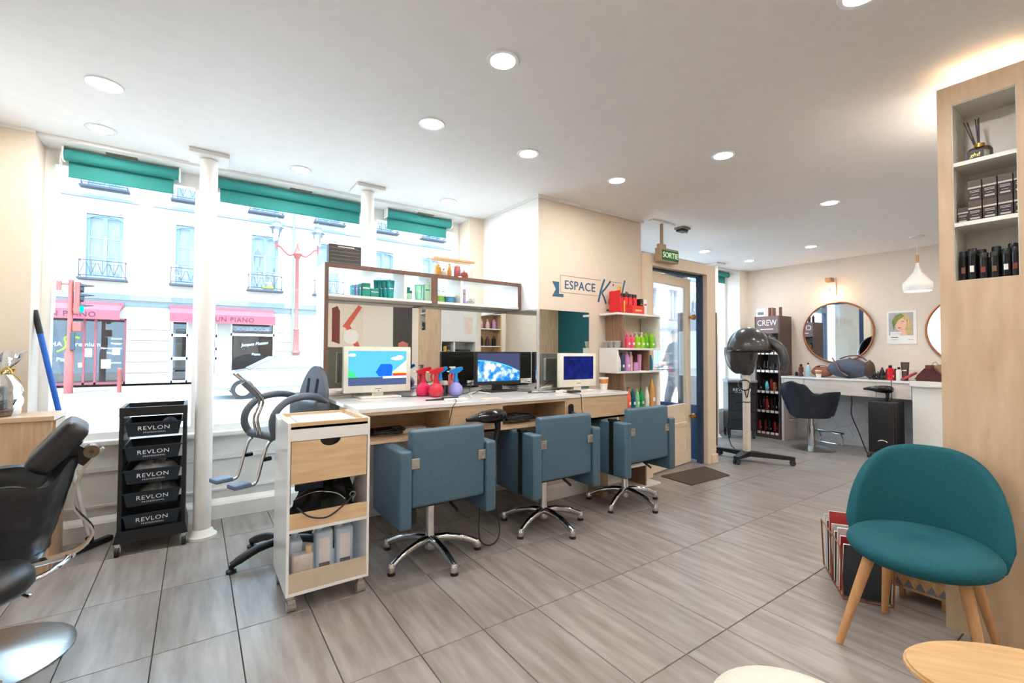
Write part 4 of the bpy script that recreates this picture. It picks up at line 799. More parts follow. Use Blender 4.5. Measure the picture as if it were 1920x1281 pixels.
t = thing('hair_brush', 'slim black hair brush lying on the desk front', 'brush', (1.33, 2.71, DZ+0.006), 0.08); bm = NB(); tube(bm, [(-0.12, 0, 0), (0.0, 0, 0)], [0.004, 0.007], 8); obj('handle', bm, BLACK, t); bm = NB(); rbox(bm, 0, 0.12, -0.014, 0.014, -0.006, 0.01, 0.005); obj('brush_head', bm, BLACK, t)
t = thing('power_strip', 'white power box with thin cable at the desk edge', 'adapter', (1.375, 2.60, DZ), 0.03); bm = NB(); rbox(bm, -0.075, 0.075, -0.025, 0.025, 0, 0.018, 0.004); obj('box', bm, LAM, t); bm = NB(); tube(bm, smoothline([(-0.02, -0.02, 0.018), (-0.03, -0.06, 0.006), (-0.06, -0.1, 0.004), (-0.09, -0.112, -0.03), (-0.11, -0.112, -0.12)], 5), 0.0025, 5); obj('cable', bm, BLACK, t)
t = thing('paper_cup', 'paper coffee cup with brown sleeve on the desk corner', 'cup', (2.845, 2.72, DZ)); bm = NB(); lathe(bm, [(0.028, 0), (0.038, 0.1), (0.04, 0.1), (0.04, 0.106), (0.036, 0.106), (0.026, 0.003)], 18, capt=False); obj('cup', bm, PAPER, t, smooth=40); bm = NB(); lathe(bm, [(0.0345, 0.055), (0.0383, 0.092)], 18, capb=False, capt=False); thick(bm, 0.001); obj('sleeve', bm, M('sleeve_brown', (196, 128, 66), 0.7), t, smooth=40)
bm = NB(); prism(bm, [(1.58, 2.58), (1.72, 2.58), (1.74, 2.68), (1.60, 2.68)], 'z', DZ-0.0, DZ+0.0006); tag(obj('desk_cutout', bm, OAKH), 'small rectangular oak inlay in the white desk top', 'inlay')
# compartments: cable heaps, strip
def coil(label, x, y, z, r, n, seed, white=False):
    rnd = random.Random(seed); bm = NB(); pts = []
    for k in range(n*10): a = k*2*PI/10; rr = r*(0.75+0.4*rnd.random()); pts.append((x+rr*1.6*math.cos(a), y+rr*math.sin(a), z+0.006+0.0012*k*0.5+0.012*rnd.random()))
    tube(bm, pts, 0.004, 5); return tag(obj('cable_heap', bm, BLACK), label, 'cable')
coil('tangled black cables in the left desk compartment', 0.95, 2.68, 0.72, 0.07, 5, 2); coil('tangled black cables in the middle desk compartment', 1.90, 2.66, 0.72, 0.085, 7, 5)
bm = NB(); rbox(bm, -0.08, 0.08, -0.04, 0.04, 0, 0.03, 0.006); tag(obj('router_box', bm, M('router_white', (206, 200, 190), 0.5), None, (1.12, 2.70, 0.72)), 'flat white box among cables in the left compartment', 'router')
bm = NB(); rbox(bm, -0.1, 0.1, -0.05, 0.05, 0, 0.022, 0.004); tag(obj('keyboard_box', bm, M('grey_box', (150, 142, 132), 0.5), None, (2.09, 2.68, 0.72)), 'flat grey keyboard case in the middle compartment', 'keyboard')
# hair dryers in holders
def dryer(name, label, loc, rz, nozzle=True):
    t = thing(name, label, 'hair dryer', loc, rz)
    bm = NB(); prof = [(0.030, -0.105), (0.041, -0.09), (0.045, -0.05), (0.044, 0.0), (0.036, 0.06), (0.026, 0.09), (0.024, 0.105)]
    tube(bm, [(z, 0, 0) for r, z in prof], [r for r, z in prof], 20); obj('barrel', bm, BLACKG, t, smooth=50)
    bm = NB(); tube(bm, [(0.1, 0, 0), (0.13, 0, -0.002), (0.175, 0, -0.008)], [0.026, 0.02, 0.012], 14); obj('nozzle', bm, BLACK, t, smooth=50)
    bm = NB(); tube(bm, smoothline([(-0.055, 0, -0.03), (-0.06, 0, -0.08), (-0.05, 0, -0.13), (-0.04, 0, -0.165)], 4), [0.022, 0.021, 0.02, 0.019, 0.018, 0.018, 0.017, 0.017, 0.017, 0.017, 0.016, 0.016, 0.015], 12); obj('handle', bm, BLACK, t, smooth=50)
    bm = NB(); tube(bm, [(-0.108, 0, 0), (-0.112, 0, 0)], 0.028, 18); obj('rear_grille', bm, DARK, t); return t
d1 = dryer('hair_dryer', 'glossy black hair dryer hanging at the desk front panel', (1.53, 2.435, 0.815), PI+0.05)
bm = NB(); tube(bm, smoothline([(-0.04, 0, -0.165), (-0.035, -0.02, -0.26), (-0.05, -0.02, -0.5), (-0.10, -0.03, -0.72), (-0.07, -0.02, -0.80), (0.02, 0, -0.80), (0.08, 0.0, -0.72), (0.07, 0.0, -0.45), (0.06, -0.05, -0.2)], 6), 0.004, 6); obj('cord', bm, BLACK, d1)
t = thing('dryer_holder', 'black oval dryer holder on the right desk panel', 'holder', (2.275, 2.508, 0.80)); bm = NB(); prism(bm, [(0.022*math.cos(a), 0.022*math.sin(a)+(0.02 if math.sin(a) > 0 else -0.02)) for a in [i*PI/10 for i in range(20)]], 'y', -0.012, 0); obj('plate', bm, BLACK, t); bm = NB(); tube(bm, [(0, -0.012, -0.02), (0.03, -0.05, -0.035), (0.06, -.06, -.045)], 0.008, 8); obj('hook', bm, BLACK, t)
# three blue chairs
def blue_chair(label, x, strap):
    t = thing('styling_chair', label, 'chair', (x, 2.53, 0), 0, 'blue vinyl styling chairs at the desk')
    bm = NB(); rbox(bm, -0.225, 0.225, -0.255, -0.185, 0.39, 0.80, 0.018, 3); bk = obj('backrest', bm, BLUELEA, t, smooth=50)
    for s in (-1, 1):
        bm = NB(); rbox(bm, -0.035, 0.035, -0.27, 0.165, 0.29, 0.70, 0.016, 3); ar = obj('armrest', bm, BLUELEA, t, loc=(s*0.262, 0, 0), smooth=50)
        bm = NB(); rbox(bm, -0.028, 0.022, -0.2645, -0.2555, 0.60, 0.655, 0.004); obj('metal_bracket', bm, ALU, bk, loc=(s*0.205, 0.003, 0))
        bm = NB()
        for z in (0.613, 0.64): tube(bm, [(s*0.205, -0.263, z), (s*0.205, -0.266, z)], 0.006, 8)
        obj('bolt', bm, CHROME, bk)
        if strap and s < 0:
            bm = NB(); box(bm, -0.041, -0.035, -0.15, -0.11, 0.3, 0.704); box(bm, -0.041, 0.041, -0.15, -0.11, 0.70, 0.706); rbox(bm, -0.05, 0.0, -0.155, -0.105, 0.70, 0.72, 0.004); obj('safety_strap', bm, BLACK, ar)
    bm = NB(); rbox(bm, -0.225, 0.225, -0.185, 0.16, 0.38, 0.50, 0.02, 3); obj('seat', bm, BLUELEA, t, smooth=50)
    bm = NB(); box(bm, -0.15, 0.15, -0.15, 0.15, 0.35, 0.38); obj('seat_plate', bm, BLACK, t)
    bm = NB(); tube(bm, [(0.05, -0.13, 0.36), (0.08, -0.2, 0.31)], 0.009, 8); obj('lever', bm, BLACK, t)
    bm = NB(); box(bm, -0.165, -0.14, -0.12, -0.11, 0.26, 0.36); obj('hanging_buckle', bm, BLACK, t)
    bm = NB(); lathe(bm, [(0.034, 0.05), (0.036, 0.1), (0.027, 0.13), (0.027, 0.36)], 20); obj('gas_column', bm, CHROME, t, smooth=40)
    for k in range(5):
        a = math.radians(200+72*k); c_, s_ = math.cos(a), math.sin(a); bm = NB()
        tube(bm, smoothline([(0.02*c_, 0.02*s_, 0.105), (0.1*c_, 0.1*s_, 0.105), (0.2*c_, 0.2*s_, 0.085), (0.29*c_, 0.29*s_, 0.045)], 4), [0.026]*5+[0.022]*4+[0.02]*4, 10); lathe(bm, [(0.022, 0.018), (0.024, 0.05), (0.015, 0.064)], 12, (0.292*c_, 0.292*s_, 0)); lg = obj('base_leg', bm, CHROME, t, smooth=50)
        bm = NB(); lathe(bm, [(0.022, 0), (0.022, 0.02)], 12, (0.292*c_, 0.292*s_, 0)); obj('glide', bm, BLACK, lg)
    return t
blue_chair('blue vinyl armchair on a chrome star base, nearest the white cart', 1.17, False); blue_chair('blue vinyl armchair with black strap, middle of the row at desk', 2.04, True); blue_chair('blue vinyl armchair with black strap, beside the product shelf', 2.89, True)
# wall lettering
LBLUE = M('letter_blue', (48, 92, 122), 0.6, var=0.02)
t = thing('wall_lettering', 'blue ESPACE Kids lettering with ribbon on the beige wall', 'sign', (0.035, BY+0.004, 0.095))
text('letters', 'ESPACE', 0.105, LBLUE, t, faceY(2.73, -0.001, 1.705), 0.001, space=1.08, bold=0.0012)
bm = NB(); r_ = 0.0016
for a, b in (((2.50, 1.785), (2.98, 1.785)), ((2.50, 1.64), (2.95, 1.64)), ((2.50, 1.64), (2.50, 1.785)), ((3.10, 1.785), (3.3, 1.785))): box(bm, min(a[0], b[0])-r_, max(a[0], b[0])+r_, -0.002, 0.0, min(a[1], b[1])-r_, max(a[1], b[1])+r_)
obj('thin_frame', bm, M('letter_brown', (140, 104, 76), 0.6), t)
bm = NB(); prism(bm, [(2.41, 1.725), (2.485, 1.725), (2.485, 1.625), (2.535, 1.625), (2.535, 1.60), (2.41, 1.60), (2.45, 1.662)], 'y', -0.002, 0.0); obj('ribbon_tail', bm, LBLUE, t)
def stroke(pts, w=0.011):
    bm = NB(); P3 = smoothline([(a, -0.001, b) for a, b in pts], 6); A, Bv = [], []
    for i, p in enumerate(P3):
        d = P3[min(i+1, len(P3)-1)]-P3[max(i-1, 0)]; n_ = Vector((-d.z, 0, d.x)).normalized()*w; A.append(bm.verts.new(p+n_)); Bv.append(bm.verts.new(p-n_))
    for i in range(len(P3)-1): bm.faces.new((A[i], A[i+1], Bv[i+1], Bv[i]))
    thick(bm, 0.002); return bm
for pts, w_ in (([(3.035, 1.80), (2.99, 1.70), (2.955, 1.585)], .011), ([(3.115, 1.79), (3.05, 1.72), (3.005, 1.675), (3.03, 1.63), (3.055, 1.575)], .010), ([(3.13, 1.70), (3.10, 1.62), (3.095, 1.58), (3.12, 1.585), (3.16, 1.62)], .009), ([(3.148, 1.75), (3.153, 1.765)], .009),
        ([(3.26, 1.70), (3.21, 1.71), (3.175, 1.65), (3.18, 1.59), (3.22, 1.59), (3.26, 1.64)], .009), ([(3.31, 1.815), (3.28, 1.72), (3.25, 1.62), (3.25, 1.58), (3.28, 1.58)], .009), ([(3.36, 1.69), (3.325, 1.70), (3.32, 1.66), (3.35, 1.62), (3.34, 1.58), (3.30, 1.58)], .009), ([(3.06, 1.515), (3.17, 1.525), (3.29, 1.535)], .009)): obj('script_stroke', stroke(pts, w_), LBLUE, t)
# S-shaped product shelf against the block
t = thing('product_shelf', 'white zigzag product shelf with wooden uprights beside the door', 'shelf', (0, 0, 0)); x0, x1, y0, y1 = 2.99, 3.58, 2.70, 2.912
for z in (1.555, 1.245, 1.04, 0.70, 0.42, 0.2, 0.0): obj('shelf_board', B(x0 if z > 0 else 3.0, x1, y0, y1, z, z+0.018), LAM, t, bevel=0.001)
for x, a, b, m in ((3.07, 1.263, 1.555, GREYOAK), (3.562, 1.263, 1.555, LAM), (2.99, 1.058, 1.245, LAM), (3.41, 1.058, 1.245, GREYOAK), (3.07, 0.718, 1.04, GREYOAK), (3.562, 0.718, 1.04, LAM), (2.99, 0.438, 0.70, LAM), (3.4, 0.438, 0.7, GREYOAK), (3.07, 0.218, 0.42, GREYOAK), (3.36, 0.018, 0.2, GREYOAK)):
    obj('upright', B(x, x+0.018, y0+0.002, y1, a, b), m, t)
for a, b in ((1.263, 1.555), (0.718, 1.04)): obj('rear_batten', B(3.31, 3.326, y1-0.012, y1, a, b), LAM, t)
def bottle(label, x, y, z, r, h, mat, cap=None, kind='slope', group=None, name='shampoo_bottle', cat='bottle'):
    t = thing(name, label, cat, (x, y, z), 0, group); bm = NB()
    prof = {'slope': [(r*0.9, 0), (r, 0.004), (r, h*0.55), (r*0.75, h*0.75), (r*0.42, h*0.88)], 'straight': [(r*0.95, 0), (r, 0.004), (r, h*0.76), (r*0.55, h*0.82)], 'cone': [(r*0.7, 0), (r*0.72, 0.004), (r, h*0.88)], 'pump': [(r*0.95, 0), (r, 0.004), (r, h*0.66), (r*0.4, h*0.74)]}[kind]
    lathe(bm, prof, 14); obj('body', bm, mat, t, smooth=45); bm = NB(); zt_ = prof[-1][1]; c2 = cap or mat
    if kind == 'pump': lathe(bm, [(r*0.38, zt_), (r*0.38, zt_+h*0.08), (r*0.14, zt_+h*0.09), (r*0.14, h*0.96)], 10); box(bm, -r*0.95, r*0.25, -r*0.2, r*0.2, h*0.94, h)
    else: lathe(bm, [(prof[-1][0], zt_), (prof[-1][0], h*0.985), (prof[-1][0]*0.85, h)], 12)
    obj('pump_head' if kind == 'pump' else 'cap', bm, c2, t, smooth=40)
    obj('label_panel', B(-r*0.45, r*0.45, -r*1.01, -r*0.9, h*0.2, h*0.34), PAPER, t) if r > 0.02 else None
    return t
C_ = lambda n, *c: M('product_'+n, c, 0.3, var=0.06)
z3, z2, z1 = 1.2635, 1.0585, 0.7185; Yb = 2.75
for k, (x, r, h, m, cp_, kd, lab) in enumerate(((3.125, .02, .185, C_('hotpink', 226, 40, 96), C_('rose', 246, 150, 170), 'straight', 'tall hot pink bottle, first on the upper shelf bay'), (3.18, .026, .145, C_('pink', 236, 92, 128), C_('rose', 246, 150, 170), 'pump', 'pink pump bottle next to the tall pink one'), (3.24, .026, .145, C_('pink', 236, 92, 128), C_('rose', 246, 150, 170), 'pump', 'pink pump bottle next to the green pumps'),
        (3.305, .03, .145, C_('lime', 150, 206, 30), C_('cream', 240, 236, 206), 'pump', 'lime green pump bottle next to the pink pumps'), (3.37, .03, .145, C_('lime', 150, 206, 30), C_('cream', 240, 236, 206), 'pump', 'lime green pump bottle next to the green cylinders'), (3.43, .025, .14, C_('green', 110, 190, 30), C_('lime', 150, 206, 30), 'straight', 'lime green cylinder bottle, left of two at the bay end'), (3.51, .03, .14, C_('green2', 124, 196, 40), C_('lime', 150, 206, 30), 'straight', 'lime green cylinder bottle at the white shelf side'))): bottle(lab, x, Yb, z3, r, h, m, cp_, kd)
for k in range(3): t = thing('mixing_bowl', ('grey mixing bowl at the shelf front edge', 'grey mixing bowl in the middle of three', 'grey mixing bowl nearest the wall')[k], 'bowl', (3.03, 2.735+0.065*k, z3)); bm = NB(); lathe(bm, [(0.022, 0), (0.03, 0.02), (0.034, 0.055), (0.036, 0.058), (0.032, 0.055), (0.02, 0.006)], 16, capt=True); obj('bowl', bm, M('bowl_grey', (176, 172, 168), 0.4), t, smooth=40); bm = NB(); lathe(bm, [(0.0365, 0.052), (0.0365, 0.06)], 16, capb=False, capt=False); thick(bm, 0.001); obj('rim', bm, M('bowl_rim', (196, 192, 188), 0.4), t)
for x, r, h, m, cp_, kd, lab in ((3.05, .028, .165, C_('white', 232, 226, 214), None, 'slope', 'white bottle, first on the middle shelf bay'), (3.105, .024, .165, C_('navy', 50, 66, 110), None, 'slope', 'navy bottle beside the white one'), (3.17, .028, .17, C_('lilac', 206, 150, 206), None, 'slope', 'lilac bottle with sloping shoulders'), (3.225, .016, .17, C_('peach', 224, 184, 184), C_('peach2', 236, 206, 206), 'straight', 'slim peach spray bottle in middle bay'), (3.34, .02, .15, C_('pinkcone', 222, 160, 200), None, 'cone', 'pink cone bottle beside the wooden upright'), (3.455, .017, .15, C_('tealb', 0, 140, 160), C_('ivory', 232, 226, 210), 'slope', 'teal bottle with ivory cap right of the wooden upright'), (3.50, .02, .14, C_('tealc', 0, 128, 150), None, 'slope', 'teal bottle at the open end of the middle bay')): bottle(lab, x, Yb, z2, r, h, m, cp_, kd)
jar('low pink jar between the peach spray and the pink cone', 3.285, Yb, z2, 0.028, 0.075, C_('lilac', 206, 150, 206), C_('lilac', 206, 150, 206))
for x, r, h, m, cp_, kd, lab in ((3.125, .027, .18, C_('coral', 240, 104, 74), None, 'slope', 'coral bottle, first on the lower shelf bay'), (3.185, .027, .18, C_('coral', 240, 104, 74), None, 'slope', 'coral bottle, second on the lower shelf bay'), (3.25, .025, .175, C_('petrol', 0, 84, 110), C_('petrol2', 0, 120, 140), 'slope', 'petrol blue bottle on the lower shelf bay'), (3.305, .024, .175, C_('mintb', 130, 206, 150), None, 'slope', 'mint green bottle on the lower shelf bay'), (3.365, .026, .18, C_('emerald', 20, 140, 70), None, 'slope', 'emerald green bottle on the lower shelf bay'), (3.44, .025, .185, C_('white', 232, 226, 214), None, 'slope', 'white bottle on the lower shelf bay next to gold'), (3.515, .03, .255, C_('golden', 206, 156, 84), None, 'slope', 'tall golden bottle at the end of the lower bay')): bottle(lab, x, Yb, z1, r, h, m, cp_, kd)
for k in range(3): bottle(('green bottle in the back row behind coral', 'blue bottle in the back row behind petrol', 'green bottle in the back row behind mint')[k], 3.16+0.075*k, 2.85, z1, .024, .185, (C_('emerald', 20, 140, 70), C_('petrol2', 0, 120, 140), C_('green3', 60, 170, 90))[k])
# red counter display on the shelf top
REDC = M('display_red', (206, 24, 34), 0.35); ORC = M('display_orange', (232, 66, 36), 0.4); YEL = M('display_yellow', (240, 186, 40), 0.4); zt = 1.5735
t = thing('counter_display', 'red cardboard product display with yellow ribbon and figure', 'display', (3.225, 2.79, zt))
bm = NB(); box(bm, -0.165, 0.155, 0.06, 0.068, 0, 0.2); box(bm, -0.165, 0.155, -0.06, 0.06, 0, 0.012); box(bm, -0.165, -0.157, -0.06, 0.06, 0, 0.2); box(bm, -0.165, -0.005, -0.066, -0.06, 0, 0.075); obj('backing', bm, REDC, t); obj('front_lip', B(-0.005, 0.155, -0.066, -0.06, 0, 0.075), ORC, t)
text('numeral', '1', 0.15, YEL, t, faceY(-0.115, -0.067, 0.055), 0.001); obj('caption', B(0.03, 0.12, -0.0675, -0.066, 0.024, 0.04), M('caption_pale', (250, 190, 140), 0.5), t)
bm = NB(); box(bm, -0.06, -0.03, 0.05, 0.058, 0.1, 0.2); obj('ribbon', bm, YEL, t); bm = NB(); tube(bm, [(-0.045+0.02*math.cos(a), 0.055, 0.225+0.03*math.sin(a)) for a in [i*PI/5 for i in range(10)]], 0.008, 5, closed=True); obj('bow', bm, YEL, t)
for k in range(4):
    b_ = thing('red_bottle', ('red spray bottle, leftmost of four in the red display', 'red spray bottle with yellow numeral, second in the display', 'red spray bottle, third of four in the red display', 'red spray bottle, rightmost of four in the red display')[k], 'bottle', (3.115+0.062*k, 2.775, zt+0.0125), 0, 'red bottles in the counter display'); bm = NB(); lathe(bm, [(0.024, 0), (0.025, 0.13), (0.02, 0.14)], 14); obj('body', bm, M('bottle_red_gloss', (214, 28, 36), 0.2), b_, smooth=45); bm = NB(); lathe(bm, [(0.022, 0.14), (0.022, 0.168)], 14); obj('cap', bm, DARK, b_, smooth=45)
carton('black carton at the right end of the red display', 3.405, 2.80, zt, 0.035, 0.05, 0.15, BLACK, GOLD); carton('white carton with red figure right of the red display', 3.465, 2.80, zt, 0.045, 0.04, 0.15, PAPER, REDC)
# ------------------------------------------------------------------ entrance door and vestibule
DOORP = M('door_paint', (232, 212, 186), 0.55, var=0.012); NAVYP = M('door_navy', (28, 58, 92), 0.45); BRASS = M('brass', (190, 140, 60), 0.25, 0.9)
bm = NB(); box(bm, 3.585, 3.70, 2.88, 2.98, 0, 2.09); box(bm, 4.64, 4.80, 2.88, 2.98, 0, 2.09); box(bm, 3.585, 4.80, 2.88, 2.98, 2.09, 2.2); struct('trim_door', bm, DOORP)
bm = NB(); rbox(bm, 4.70, 4.81, 2.86, 2.99, 0, 0.1, 0.006); struct('baseboard_door', bm, DOORP)
bm = NB(); box(bm, 4.60, 4.638, 2.93, 2.99, 0, 2.088); box(bm, 3.702, 4.60, 2.95, 2.99, 2.06, 2.088); struct('trim_navy', bm, NAVYP)
dr = tag(bpy.data.objects.new('door_1', None), kind='structure'); COL.objects.link(dr); dr.location = (3.71, 2.955, 0); dr.rotation_euler = (0, 0, math.radians(7))
bm = NB(); L = 0.86
for a in ((0, 0.085, 0.01, 2.05), (L-0.085, L, 0.01, 2.05), (0.085, L-0.085, 1.95, 2.05), (0.085, L-0.085, 0.60, 0.66), (0.085, L-0.085, 0.01, 0.14), (0.085, L-0.085, 0.42, 0.46)): box(bm, a[0], a[1], -0.02, 0.02, a[2], a[3])
obj('door_leaf', bm, DOORP, dr); bm = NB(); box(bm, 0.085, L-0.085, -0.008, 0.008, 0.14, 0.42); box(bm, 0.085, L-0.085, -0.008, 0.008, 0.46, 0.60); obj('door_panel', bm, DOORP, dr)
obj('pane', B(0.085, L-0.085, -0.004, 0.004, 0.66, 1.95), GLASS, dr)
for z in (0.52, 1.62):
    bm = NB(); tube(bm, [(L-0.03, -0.02, z), (L-0.03, -0.05, z)], 0.012, 10); tube(bm, [(L-0.03, -0.045, z), (L-0.03, -0.055, z), (L-0.03, -0.085, z), (L-0.03, -0.092, z)], [0.018, 0.03, 0.03, 0.015], 14); obj('door_knob', bm, BRASS, dr, smooth=50)
# vestibule: glazed right side and outer door
bm = NB(); box(bm, 4.73, 4.78, 2.98, 3.98, 0, 0.62); box(bm, 4.73, 4.78, 2.98, 3.05, 0.62, 2.2); box(bm, 4.73, 4.78, 3.93, 3.98, 0.62, 2.2); box(bm, 4.73, 4.78, 3.05, 3.93, 2.12, 2.2); o = struct('wall_vestibule', bm, NAVYP); obj('pane', B(4.75, 4.758, 3.05, 3.93, 0.62, 2.12), GLASS, o)
bm = NB(); box(bm, 3.58, 3.66, 3.98, 4.06, 0, 2.45); box(bm, 4.70, 4.78, 3.98, 4.06, 0, 2.45); box(bm, 3.66, 4.70, 3.98, 4.06, 2.05, 2.15); box(bm, 3.66, 4.70, 3.98, 4.06, 2.37, 2.45); box(bm, 3.66, 4.70, 3.99, 4.05, 0.0, 0.55); o = struct('door_2', bm, NAVYP); obj('pane', B(3.66, 4.70, 4.015, 4.023, 0.55, 2.05), GLASS, o); obj('pane', B(3.66, 4.70, 4.015, 4.023, 2.15, 2.37), GLASS, o)
# exit sign
t = thing('exit_sign', 'green SORTIE exit sign hanging over the door', 'sign', (3.86, 2.80, 2.2))
SGN = M('sign_housing', (176, 150, 124), 0.5)
bm = NB(); rbox(bm, -0.15, 0.15, 0.0, 0.06, -0.075, 0.06, 0.006); obj('housing', bm, SGN, t); obj('sign_face', B(-0.115, 0.145, -0.003, 0.001, -0.06, 0.04), M('exit_green', (20, 110, 60), 0.4), t)
text('sign_lettering', 'SORTIE', 0.075, M('exit_letters', (214, 236, 190), 0.5, emit=0.3), t, faceY(0.015, -0.0035, -0.01), 0.0008, bold=0.0008)
bm = NB(); box(bm, -0.13, -0.03, 0.015, 0.05, 0.06, 0.10); box(bm, -0.09, -0.07, 0.02, 0.045, 0.1, 0.32); obj('mount', bm, SGN, t); obj('ceiling_bracket', B(-0.25, 0.1, 0.0, 0.06, 0.305, 0.319), WHITE, t)
t = thing('ceiling_sensor', 'small grey sensor box fixed to the ceiling before the door', 'sensor', (4.12, 2.83, HC)); bm = NB(); rbox(bm, -0.07, 0.07, -0.05, 0.05, -0.02, 0, 0.004); obj('plate', bm, M('sensor_grey', (150, 142, 134), 0.5), t); bm = NB(); rbox(bm, -0.06, 0.05, -0.035, 0.035, -0.045, -0.02, 0.006); obj('body', bm, DARK, t); bm = NB(); tube(bm, [(0.04, 0, -0.035), (0.075, 0, -0.04)], 0.014, 8); obj('lens', bm, ALU, t)
bm = NB(); prism(bm, [(3.79, 2.855), (4.50, 2.83), (4.50, 2.83), (4.385, 2.49), (3.76, 2.50)][:2]+[(4.385, 2.49), (3.76, 2.50)], 'z', 0.0005, 0.008); tag(obj('door_mat', bm, M('mat_brown', (82, 70, 60), 0.95, var=0.1, scale=120, bump=0.3)), 'dark brown door mat on the tiles before the entrance', 'mat')
# ------------------------------------------------------------------ hood dryer on stand
HOOD = M('hood_plastic', (58, 56, 56), 0.28, 0.15, var=0.06, coat=0.4)
t = thing('hood_dryer', 'dark hood hair dryer on a white pole with wheeled base', 'hood dryer', (5.15, 2.72, 0))
bm = NB(); prism(bm, [(-0.035, -0.03), (0.035, -0.03), (0.035, 0.03), (-0.035, 0.03)], 'z', 0.1, 0.98); obj('pole', bm, M('pole_cream', (226, 216, 202), 0.4), t, bevel=0.006); obj('pole_joint', B(-0.037, 0.037, -0.032, 0.032, 0.66, 0.672), DARK, t)
for (ax, ay) in ((0.02, 0.36), (-0.28, -0.03), (0.2, -0.42)):
    bm = NB(); d = Vector((ax, ay, 0)); n = Vector((-d.y, d.x, 0)).normalized()
    A = [d*0-n*0.05, d*0+n*0.05, d+n*0.028, d-n*0.028]
    lo = [bm.verts.new((p.x, p.y, 0.06)) for p in A]; hi = [bm.verts.new((p.x, p.y, 0.115 if i < 2 else 0.09)) for i, p in enumerate(A)]
    for i in range(4): bm.faces.new((lo[i], lo[(i+1) % 4], hi[(i+1) % 4], hi[i]))
    bm.faces.new(lo[::-1]); bm.faces.new(hi); l_ = obj('base_leg', bm, BLACK, t)
    bm = NB()
    for s in (-1, 1): tube(bm, [tuple(d*0.95+n*0.012*s+Vector((0, 0, 0.032))), tuple(d*0.95+n*0.03*s+Vector((0, 0, 0.032)))], 0.03, 14)
    tube(bm, [tuple(d*0.95+Vector((0, 0, 0.03))), tuple(d*0.95+Vector((0, 0, 0.07)))], 0.01, 8); obj('caster', bm, DARK, l_)
def hoodf(cx, cy, cz, rx, ry, rz_, u0, u1, v0, v1, nu=26, nv=14):
    def f(u, v):
        a = math.radians(u0+(u1-u0)*u); e = math.radians(v0+(v1-v0)*v); return (cx+rx*math.cos(e)*math.cos(a), cy+ry*math.cos(e)*math.sin(a), cz+rz_*math.sin(e))
    bm = NB(); grid(bm, f, nu, nv); thick(bm, 0.012); return bm
obj('hood_dome', hoodf(0.02, -0.02, 1.26, 0.22, 0.23, 0.26, 60, 310, -8, 88), HOOD, t, smooth=60)
obj('hood_shell', hoodf(0.0, 0.06, 1.24, 0.19, 0.17, 0.27, 40, 320, -70, 10), HOOD, t, smooth=60)
bm = NB(); tube(bm, [(0.01+0.225*math.cos(a), -0.02+0.235*math.sin(a), 1.245) for a in [math.radians(60+25*k/1) for k in range(11)]], 0.012, 8); obj('trim_ring', bm, BLACKG, t, smooth=60)
bm = NB(); P_ = smoothline([(0.1, -0.1, 1.36), (0.12, -0.22, 1.34), (0.13, -0.32, 1.25), (0.13, -0.35, 1.12), (0.12, -0.34, 1.03)], 5); tube(bm, P_, [0.06]*6+[0.055]*5+[0.05]*5+[0.04]*(len(P_)-16), 12); obj('side_arm', bm, HOOD, t, smooth=60)
bm = NB(); tube(bm, smoothline([(0.1, -0.05, 1.42), (0.12, -0.15, 1.41), (0.14, -0.24, 1.37)], 4), [0.05]*4+[0.045]*3+[0.03]*2, 12); obj('visor', bm, glassmat('smoke_visor', (0.55, 0.57, 0.6), 0.25), t, smooth=60)
bm = NB(); lathe(bm, [(0.04, 0.97), (0.07, 1.0), (0.09, 1.06), (0.1, 1.1)], 16); obj('neck', bm, HOOD, t, smooth=50)
bm = NB(); tube(bm, [(-0.04-0.0*k, 0.07*math.cos(k*.6)-0.0, 0.86+0.06*math.sin(k*.6)) for k in range(22)], 0.006, 6); tube(bm, smoothline([(-0.04, 0.06, 0.82), (-0.05, 0.13, 0.6), (-0.05, 0.2, 0.35), (-0.03, 0.17, 0.16), (-0.02, 0.13, 0.12)]), 0.005, 6); tube(bm, smoothline([(-0.04, 0.0, 0.8), (-0.045, -0.03, 0.72), (-0.04, -.06, .88)]), 0.005, 6); obj('cord', bm, BLACK, t)
# second trolley at the far window
t = thing('salon_trolley', 'black REVLON trolley with grey top tray at the far window', 'trolley', (6.42, 3.46, 0), math.radians(-48))
for k in range(5):
    d_ = obj('drawer', B(-0.18, 0.18, -0.01, 0.0, 0.14+k*0.125, 0.255+k*0.125), NAVY, t, bevel=0.003)
    if k == 4: text('tray_lettering', 'REVLON', 0.06, WHTXT, d_, faceY(0, -0.0115, 0.695), 0.001, space=1.1); text('tray_lettering', 'PROFESSIONAL', 0.02, WHTXT, d_, faceY(0, -0.0115, 0.655), 0.001, space=1.35)
obj('body', B(-0.18, 0.18, 0, 0.32, 0.12, 0.80), BLACK, t, bevel=0.004); bm = NB(); rbox(bm, -0.2, 0.2, -0.06, 0.3, 0.80, 0.84, 0.015, 3); obj('top_tray', bm, M('tray_grey', (120, 124, 130), 0.4), t)
for x in (-0.16, 0.16):
    for y in (0.03, 0.29): bm = NB(); tube(bm, [(x-0.012, y, 0.03), (x+0.012, y, 0.03)], 0.03, 12); box(bm, x-0.018, x+0.018, y-0.012, y+0.012, 0.04, 0.12); obj('caster', bm, DARK, t)
